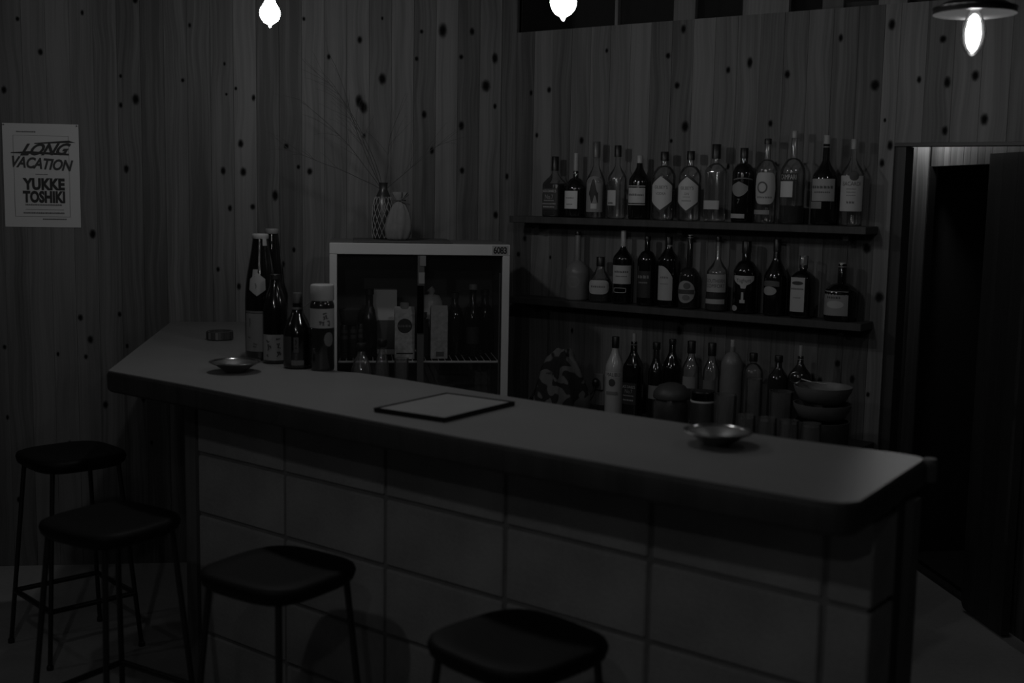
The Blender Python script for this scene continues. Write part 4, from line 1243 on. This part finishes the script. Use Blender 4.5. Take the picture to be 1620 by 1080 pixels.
# things on top of the fridge
FT = FH
mt = thing('cloth_mat', 'thin dull mat spread on top of the fridge', 'mat', in_fridge(0.0, 0.0, FT), ROT1)
MB().chamfer_box(-0.24, 0.12, 0.06, 0.40, 0.0, 0.004, 0.0015).build('mat', grey(0.10, 0.9, 0, 0.2), mt)
MT = FT + 0.0041
vx, vy, _ = in_fridge(-0.128, 0.285)
vs_ = thing('woven_vase', 'slender vase in pale criss-cross netting on top of the fridge', 'vase', (vx, vy, MT))
VP = [(0, 0), (0.036, 0), (0.040, 0.006), (0.041, 0.06), (0.040, 0.11), (0.034, 0.145), (0.022, 0.172), (0.016, 0.185), (0.016, 0.205), (0.018, 0.212), (0.014, 0.212), (0.012, 0.19), (0, 0.18)]
MB().lathe(VP, 24).build('vase_body', grey(0.03, 0.3), vs_, smooth=60)
nb = MB()
NT = 14
for kk in range(NT):
    for s in (-1, 1):
        pts = []
        for j in range(13):
            z = 0.004 + 0.155 * j / 12
            a = 2 * math.pi * kk / NT + s * 1.5 * j / 12
            r = rad_at(VP, z) + 0.0015
            pts.append((r * math.cos(a), r * math.sin(a), z))
        nb.tube(pts, 0.0014, 5)
nb.build('netting', grey(0.26, 0.8), vs_)
px, py, _ = in_fridge(-0.077, 0.175)
pouch = thing('drawstring_pouch', 'pale linen drawstring pouch leaning beside the netted vase', 'pouch', (px, py, MT), 0.1)
b = MB()
b.lathe([(0, 0), (0.030, 0.0), (0.042, 0.010), (0.047, 0.04), (0.046, 0.075), (0.040, 0.105), (0.028, 0.13), (0.014, 0.143), (0.011, 0.147), (0.016, 0.156), (0.026, 0.175), (0.022, 0.178), (0.008, 0.158), (0, 0.15)], 30, sy=0.62)
rng = random.Random(5)
b.v = [(x_ + 0.004 * math.sin(40 * z_ + 3 * math.atan2(y_, x_)) + z_ * 0.05, y_ + 0.003 * math.sin(7 * math.atan2(y_, x_)), z_) for x_, y_, z_ in b.v]
b.build('bag_body', grey(0.17, 0.9, 0, 0.2, 0.1, 40), pouch, smooth=70)
MB().tube([(0.021 * math.cos(a) + 0.007, 0.012 * math.sin(a), 0.147) for a in [k * math.pi / 8 for k in range(16)]], 0.0028, 6, closed=True).build('drawstring', grey(0.07, 0.9), pouch)
MB().tube([(0.010, -0.012, 0.147), (0.026, -0.016, 0.158), (0.040, -0.014, 0.170)], 0.0028, 6).build('drawstring', grey(0.07, 0.9), pouch)
MB().tube([(0.010, -0.012, 0.146), (0.028, -0.016, 0.138), (0.046, -0.014, 0.132)], 0.0028, 6).build('drawstring', grey(0.07, 0.9), pouch)

# dried branches in the vase
br = thing('dried_branches', 'bare dried branches fanning out of the netted vase', 'branches', (vx, vy, MT + 0.182))
rng = random.Random(21)


def twig(parent, p0, d0, length, r, depth, droop):
    pts, p, d = [Vector(p0)], Vector(p0), Vector(d0).normalized()
    n = 9
    for i in range(n):
        d = (d + Vector((rng.uniform(-.12, .12), rng.uniform(-.05, .05), rng.uniform(-.10, .10) - droop * i / n))).normalized()
        p = p + d * (length / n)
        pts.append(p.copy())
    MB().tube(pts, r, 5, r * 0.4).build('branch' if depth == 0 else 'twig', TWIG, parent)
    return pts


TWIG = grey(0.06, 0.9)
mains = [((-0.42, -0.05, 1.0), 0.42, 0.05), ((-0.62, -0.08, 0.75), 0.46, 0.02), ((-0.25, -0.05, 1.0), 0.50, 0.20), ((-0.80, -0.1, 0.55), 0.42, 0.04), ((0.15, -0.04, 1.0), 0.30, 0.12), ((0.75, -0.1, 0.6), 0.30, 0.08), ((-0.55, -0.02, 1.0), 0.55, 0.14)]
for (dv, ln_, dp) in mains:
    base = (rng.uniform(-.004, .004), rng.uniform(-.004, .004), 0.0)
    pts = twig(br, base, dv, ln_, 0.0016, 0, dp)
    br_ch = [c for c in br.children][-1]
    for _ in range(9):
        k = rng.randint(3, 9)
        dd = (pts[k] - pts[k - 1]).normalized() + Vector((rng.uniform(-.8, .6), rng.uniform(-.15, .05), rng.uniform(-.5, .6)))
        twig(br_ch, pts[k], dd, rng.uniform(0.06, 0.17), 0.0007, 1, 0.1)

# ================================================================= POSTER
po = thing('poster', 'white concert poster reading LONG VACATION pinned to the plank wall', 'poster', on_w1(1.963, 0.0025, 1.383), ROT1)
PWD, PHT = 0.288, 0.404
b = MB(); NX, NZ = 8, 8
vs = [(PWD * i / NX, -0.0012 - 0.0015 * math.sin(math.pi * i / NX) * math.sin(2.4 * j / NZ), PHT * j / NZ) for i in range(NX + 1) for j in range(NZ + 1)]
vs += [(x_, y_ + 0.0006, z_) for x_, y_, z_ in vs]
o_ = (NX + 1) * (NZ + 1)
fs = [(i * (NZ + 1) + j, (i + 1) * (NZ + 1) + j, (i + 1) * (NZ + 1) + j + 1, i * (NZ + 1) + j + 1) for i in range(NX) for j in range(NZ)]
fs += [tuple(o_ + q for q in f_)[::-1] for f_ in fs]
b.add(vs, fs)
sh = b.build('sheet', grey(0.62, 0.7, 0, 0.2), po, smooth=60)


def poster_words(key, cx, cz, tone, wide, curve=0.0, slope=0.0):
    v, f_ = WORDS[key]
    lo_x, hi_x = min(p_[0] for p_ in v), max(p_[0] for p_ in v)
    v = [((p_[0] - (lo_x + hi_x) / 2) * wide / (hi_x - lo_x), p_[1]) for p_ in v]
    MB().add([(cx + x_, -0.0034, cz + y_ + curve * x_ * x_ + slope * x_) for x_, y_ in v], f_).build('lettering', grey(tone, 0.7), sh)


poster_words('LONG', 0.162, 0.306, 0.045, 0.195, 0.0, 0.03)
MB().add([(0.03, -0.0033, 0.288), (0.25, -0.0033, 0.283), (0.25, -0.0033, 0.290), (0.10, -0.0033, 0.297), (0.03, -0.0033, 0.291)], [(0, 1, 2, 3, 4)]).build('brush_stroke', grey(0.035, 0.7), sh)
MB().add([(0.12, -0.0033, 0.325), (0.275, -0.0033, 0.333), (0.25, -0.0033, 0.341), (0.12, -0.0033, 0.329)], [(0, 1, 2, 3)]).build('brush_stroke', grey(0.045, 0.7), sh)
poster_words('VACATION', 0.150, 0.250, 0.06, 0.232, 0.0, -0.06)
poster_words('YUKKE', 0.151, 0.170, 0.035, 0.160)
poster_words('TOSHIKI', 0.151, 0.120, 0.035, 0.160)
for (n_, h_, cx, cz) in (('~12', 0.0055, 0.09, 0.372), ('~10', 0.0045, 0.145, 0.207), ('~22', 0.006, 0.15, 0.088), ('~24', 0.006, 0.15, 0.056), ('~16', 0.005, 0.19, 0.032)):
    v, f_ = letters(n_, h_)
    MB().add([(cx + x_, -0.0034, cz + y_) for x_, y_ in v], f_).build('lettering', grey(0.14, 0.7), sh)
MB().box(0.08, 0.225, -0.0034, -0.0033, 0.0685, 0.0695).build('rule', grey(0.12, 0.7), sh)
b = MB()
for (x0_, x1_, z0_, z1_) in ((0.04, 0.25, 0.357, 0.358), (0.04, 0.25, 0.041, 0.042), (0.04, 0.041, 0.041, 0.358), (0.249, 0.25, 0.041, 0.358)):
    b.box(x0_, x1_, -0.0031, -0.0030, z0_, z1_)
b.build('border_line', grey(0.16, 0.7), sh)
for (x_, z_) in ((0.006, PHT - 0.006), (PWD - 0.006, PHT - 0.006)):
    MB().tube([(x_, -0.006, z_), (x_, 0.0, z_)], 0.003, 8).build('pin', grey(0.15, 0.4), po)

# ================================================================= THINGS ON THE BACK COUNTER
def w2_thing(name, label, cat, t, d, z=BACK_Z, group=None):
    p = on_w2(t, d, z)
    return thing(name, label, cat, p, math.atan2(-p.x, p.y), group)


def tumbler(label, t, d, r, h, r0=None, name='tumbler', z=BACK_Z, upside=False, grp='glasses on the back counter'):
    g_ = w2_thing(name, label, 'glass', t, d, z, grp)
    r0 = r0 or r * 0.8
    prof = [(0, 0), (r0, 0), (r0, 0.002), (r, h), (r - 0.002, h), (r0 - 0.003, 0.010), (0, 0.010)]
    if upside:
        prof = [(rr, h - zz) for rr, zz in prof][::-1]
    MB().lathe(prof, 28).build('glass_wall', clear_glass(0.86, boost=0.05), g_, smooth=40)
    MB().lathe([(r - 0.002 if not upside else r, h - 0.0005 if not upside else 0.0), (r + 0.0006, h - 0.0005 if not upside else 0.0005), (r + 0.0006, h + 0.001 if not upside else 0.002), (r - 0.002, h + 0.001 if not upside else 0.002)], 28).build('rim', clear_glass(0.7, boost=0.2), g_, smooth=40)
    return g_


jar = w2_thing('lidded_jar', 'round storage jar with a dull domed lid behind the right of the bar', 'jar', 1.058, 0.43)
MB().lathe([(0, 0), (0.052, 0), (0.058, 0.006), (0.060, 0.12), (0.054, 0.145), (0, 0.145)], 32).build('jar_body', grey(0.06, 0.25, 0, 0.6, 0.5, 14), jar, smooth=50)
MB().lathe([(0, 0.145), (0.062, 0.145), (0.064, 0.150), (0.062, 0.166), (0.045, 0.188), (0.02, 0.197), (0, 0.198)], 32).build('lid', grey(0.06, 0.5), jar, smooth=50)
shk = w2_thing('cocktail_shaker', 'steel cocktail shaker with bright ringed rim behind the bar', 'shaker', 1.187, 0.45)
MB().lathe([(0, 0), (0.030, 0), (0.033, 0.004), (0.041, 0.150), (0, 0.150)], 32).build('cup', grey(0.40, 0.4, 1.0), shk, smooth=50)
MB().lathe([(0.0395, 0.150), (0.0425, 0.150), (0.0425, 0.155), (0.0395, 0.156)], 32).build('rim', grey(0.55, 0.3, 0.0, 1.0), shk, smooth=50)  # pale non-metal ring, the steel's bright reflection put into its colour
MB().lathe([(0, 0.156), (0.0395, 0.156), (0.0395, 0.180), (0.041, 0.183), (0.038, 0.187), (0, 0.188)], 32).build('collar', grey(0.10, 0.25, 1.0), shk, smooth=40)
tumbler('wide clear glass beside the steel shaker', 1.272, 0.46, 0.038, 0.185, 0.034, 'mixing_glass')
tumbler('tall slim clear glass cylinder behind the right dish', 1.335, 0.38, 0.026, 0.235, 0.026, 'tall_glass')
tumbler('clear glass jug shaped tumbler left of the stacked bowls', 1.425, 0.36, 0.040, 0.20, 0.036, 'glass_carafe')
for i, (t_, lab) in enumerate(((1.400, 'upturned glass nearest the mixing glass'), (1.472, 'upturned glass second from the mixing glass'), (1.544, 'upturned glass third from the mixing glass'), (1.616, 'upturned glass furthest right in the row'))):
    tumbler(lab + ', behind the bar edge', t_, 0.575, 0.033, 0.150, 0.029, 'upturned_glass', upside=True, grp='upturned glasses in a row')
pot = w2_thing('cooking_pot', 'dark pot carrying pale bowls behind the right end of the bar', 'pot', 1.565, 0.36)
MB().lathe([(0, 0), (0.080, 0), (0.086, 0.006), (0.087, 0.120), (0.083, 0.122), (0.080, 0.012), (0, 0.010)], 36).build('pot_body', grey(0.05, 0.4, 0.0), pot, smooth=50)
for i, (z_, tone, lab) in enumerate(((BACK_Z + 0.1225, 0.14, 'lower pale bowl sitting in the dark pot'), (BACK_Z + 0.178, 0.16, 'upper pale bowl stacked over the other bowl'))):
    bw = w2_thing('mixing_bowl', lab, 'bowl', 1.565, 0.36, z_, 'stacked bowls')
    MB().lathe([(0, 0), (0.05, 0), (0.074, 0.012), (0.090, 0.042), (0.0925, 0.055), (0.089, 0.055), (0.084, 0.040), (0.066, 0.014), (0, 0.005)], 36).build('bowl', grey(tone, 0.45), bw, smooth=50)
tn = w2_thing('strainer', 'wire ring strainer resting on the upper pale bowl', 'strainer', 1.478, 0.38, BACK_Z + 0.2335)
MB().tube([(0.018 * math.cos(a), -0.003 * math.sin(a), 0.020 + 0.018 * math.sin(a)) for a in [k * math.pi / 9 for k in range(18)]], 0.0022, 6, closed=True).build('ring', STEEL, tn)
MB().tube([(0.018, 0, 0.016), (0.05, 0.0, 0.008), (0.10, 0.0, 0.003)], 0.0022, 6).build('handle', STEEL, tn)
# two decanters and a glass stirrer in the sink corner by the fridge: a low cabinet carries them
sc = thing('side_cabinet', 'low dark cabinet between the bar and the fridge', 'cabinet', (-0.36, 3.86, 0), ROT1)
MB().box(-0.17, 0.22, -0.13, 0.27, 0.0, 0.80).build('body', DARK_WOOD, sc)
MB().chamfer_box(-0.175, 0.225, -0.135, 0.275, 0.80, 0.82, 0.002).build('top', SHELF_WOOD, sc)
DEC = [(0, 0), (0.034, 0), (0.038, 0.005), (0.039, 0.095), (0.036, 0.125), (0.026, 0.15), (0.014, 0.163), (0.012, 0.178), (0, 0.178)]
for i, (x_, y_, sc_, lab) in enumerate(((-0.480, 3.80, (0.90, 1.28), 'clear round shouldered decanter with dark stopper, left of two before the fridge'), (-0.414, 3.80, (0.62, 1.36), 'clear decanter with dark stopper, right of two before the fridge'))):
    pr = [(r * sc_[0], z * sc_[1]) for r, z in DEC]
    h = pr[-1][1]
    dd = bar_bottle('decanter', lab, x_, y_, pr, clear_glass(0.93, rough=0.08, boost=0.16), [(0, h - 0.006), (0.013, h - 0.006), (0.017, h + 0.010), (0.015, h + 0.018), (0, h + 0.02)], grey(0.02, 0.4), zs=0.82, group='decanters before the fridge')
    MB().lathe([(0, 0.006), (pr[2][0] * 0.9, 0.008), (pr[3][0] * 0.9, 0.08), (0, 0.08)], 24).build('liquid', clear_glass(0.75), dd, smooth=50)
tb = thing('glass_tumbler', 'small clear tumbler with bright edge beside the decanters', 'glass', (-0.352, 3.80, 0.82))
MB().lathe([(0, 0), (0.020, 0), (0.023, 0.20), (0.0215, 0.20), (0.0185, 0.008), (0, 0.008)], 26).build('glass_wall', clear_glass(0.86, boost=0.05), tb, smooth=40)
MB().lathe([(0.0215, 0.1995), (0.0235, 0.1995), (0.0235, 0.201), (0.0215, 0.201)], 26).build('rim', clear_glass(0.7, boost=0.2), tb, smooth=40)

# patterned cloth bundle
cb = w2_thing('patterned_cloth', 'crumpled black and white patterned cloth heaped beside the fridge', 'cloth', 0.500, 0.30)
b = MB()
rng = random.Random(9)
b.lathe([(0, 0), (0.10, 0.0), (0.115, 0.03), (0.105, 0.08), (0.085, 0.13), (0.07, 0.18), (0.055, 0.215), (0.03, 0.238), (0, 0.245)], 44, sy=0.62)
b.v = [(x_ * (1 + 0.16 * math.sin(5 * math.atan2(y_, x_ + 1e-6) + 20 * z_)) + 0.10 * z_, y_ * (1 + 0.2 * math.sin(7 * math.atan2(y_, x_ + 1e-6) + 13 * z_)), z_ * (1 + 0.07 * math.sin(3 * math.atan2(y_, x_ + 1e-6)))) for x_, y_, z_ in b.v]
b.build('heap', patterned_cloth(), cb, smooth=70)
# wall socket with plug and flex
so = thing('wall_socket', 'small pale wall socket with a black plug behind the white bottle', 'socket', on_w2(0.505, 0.0, 0.80), ROT2)
MB().chamfer_box(-0.022, 0.022, -0.008, -0.0005, -0.02, 0.045, 0.002).build('plate', grey(0.17, 0.5), so)
MB().lathe([(0, 0), (0.013, 0), (0.015, 0.006), (0.013, 0.022), (0.006, 0.028), (0, 0.028)], 16, cx=-0.001, cy=-0.023).build('plug', BLACK_PLASTIC, so, smooth=50)
cdv = [(-0.002, -0.024, 0.004), (-0.006, -0.030, -0.02), (-0.030, -0.040, -0.055), (-0.075, -0.050, -0.072), (-0.12, -0.06, -0.0755)]
MB().tube(cdv, 0.003, 6).build('flex', grey(0.05, 0.5), so, smooth=60)

# ================================================================= PENDANT LAMPS
def pear(r):
    """Round bulb with a tip at the bottom and a neck at the top; origin at its middle."""
    k = r / 0.030
    return [(0, -0.0405 * k), (0.0022 * k, -0.0385 * k), (0.0030 * k, -0.0345 * k), (0.0075 * k, -0.0300 * k), (0.0165 * k, -0.0250 * k), (0.0245 * k, -0.0165 * k), (0.0290 * k, -0.0060 * k),
            (0.0300 * k, 0.0020 * k), (0.0280 * k, 0.0130 * k), (0.0225 * k, 0.0235 * k), (0.0165 * k, 0.0320 * k), (0.0135 * k, 0.0420 * k), (0.0130 * k, 0.0500 * k), (0, 0.0500 * k)]


def pendant_round(label, p, strength, r=0.029):
    root = thing('pendant_bulb', label, 'lamp', p, 0, 'bare bulbs on cords')
    top = 0.050 * r / 0.030
    MB().lathe(pear(r), 32).build('bulb', glow(strength), root, smooth=60)
    MB().lathe([(0, top - 0.004), (0.0145, top - 0.004), (0.0150, top), (0.0150, top + 0.024), (0.019, top + 0.026), (0.020, top + 0.060), (0.012, top + 0.068), (0, top + 0.068)], 24).build('socket', BLACK_PLASTIC, root, smooth=40)
    MB().tube([(0, 0, top + 0.066), (0, 0, CEIL - p[2] - 0.012)], 0.003, 6).build('cord', BLACK_PLASTIC, root)
    MB().lathe([(0, CEIL - p[2] - 0.020), (0.035, CEIL - p[2] - 0.018), (0.037, CEIL - p[2] - 0.001), (0, CEIL - p[2] - 0.001)], 20).build('ceiling_rose', BLACK_PLASTIC, root, smooth=40)
    return root


pendant_round('bare glowing bulb hanging over the left of the bar', *LAMPS['left'])
pendant_round('bare glowing bulb over the middle of the bar, cut by the picture top', *LAMPS['mid'], r=0.029)
for (p, s), lab in zip(OFF_LAMPS, ('bare glowing bulb over the stools, above the picture', 'bare glowing bulb above where the viewer stands', 'bare glowing bulb at the left of the room, outside the picture')):
    pendant_round(lab, p, s, 0.029)
vl = pendant_round('bare glowing bulb in the lobby beyond the doorway, hidden by its lintel', *VESTIBULE_LAMP, r=0.028)
for c in list(vl.children):
    if c.name.startswith('cord') or c.name.startswith('ceiling_rose'):
        bpy.data.objects.remove(c)
MB().tube([(0, 0, 0.11), (0, 0, 2.191 - VESTIBULE_LAMP[0][2])], 0.003, 6).build('cord', BLACK_PLASTIC, vl)

p, s = LAMPS['door']
sd = thing('pendant_lamp', 'glowing long bulb under a dark dish shade near the doorway', 'lamp', p, 0)
MB().lathe([(0, -0.046), (0.006, -0.043), (0.012, -0.034), (0.0170, -0.015), (0.0180, 0.003), (0.015, 0.025), (0.009, 0.042), (0, 0.046)], 26).build('filament_cage', glow(s), sd, smooth=60)
MB().lathe([(0, -0.058), (0.006, -0.056), (0.019, -0.046), (0.028, -0.026), (0.0318, -0.004), (0.030, 0.016), (0.022, 0.038), (0.0145, 0.054), (0.0135, 0.066), (0, 0.066)], 32).build('glass_envelope', clear_glass(0.97, boost=0.02, haze=0.02), sd, smooth=60)
MB().lathe([(0, 0.060), (0.0155, 0.060), (0.0165, 0.066), (0.0165, 0.105), (0.010, 0.112), (0, 0.112)], 24).build('socket', BLACK_METAL, sd, smooth=40)
MB().lathe([(0.0170, 0.092), (0.040, 0.088), (0.075, 0.078), (0.096, 0.066), (0.102, 0.060), (0.1035, 0.048), (0.1020, 0.048), (0.0995, 0.058), (0.073, 0.072), (0.040, 0.082), (0.0170, 0.086)], 48).build('shade', grey(0.03, 0.28, 0.0, 0.7), sd, smooth=60)
MB().lathe([(0.1020, 0.0605), (0.1045, 0.0615), (0.1045, 0.0645), (0.1015, 0.0645)], 48).build('shade_rim', grey(0.16, 0.3, 1.0), sd, smooth=50)
MB().tube([(0, 0, 0.11), (0, 0, CEIL - p[2] - 0.012)], 0.003, 6).build('cord', BLACK_PLASTIC, sd)
MB().lathe([(0, CEIL - p[2] - 0.020), (0.035, CEIL - p[2] - 0.018), (0.037, CEIL - p[2] - 0.001), (0, CEIL - p[2] - 0.001)], 20).build('ceiling_rose', BLACK_PLASTIC, sd, smooth=40)
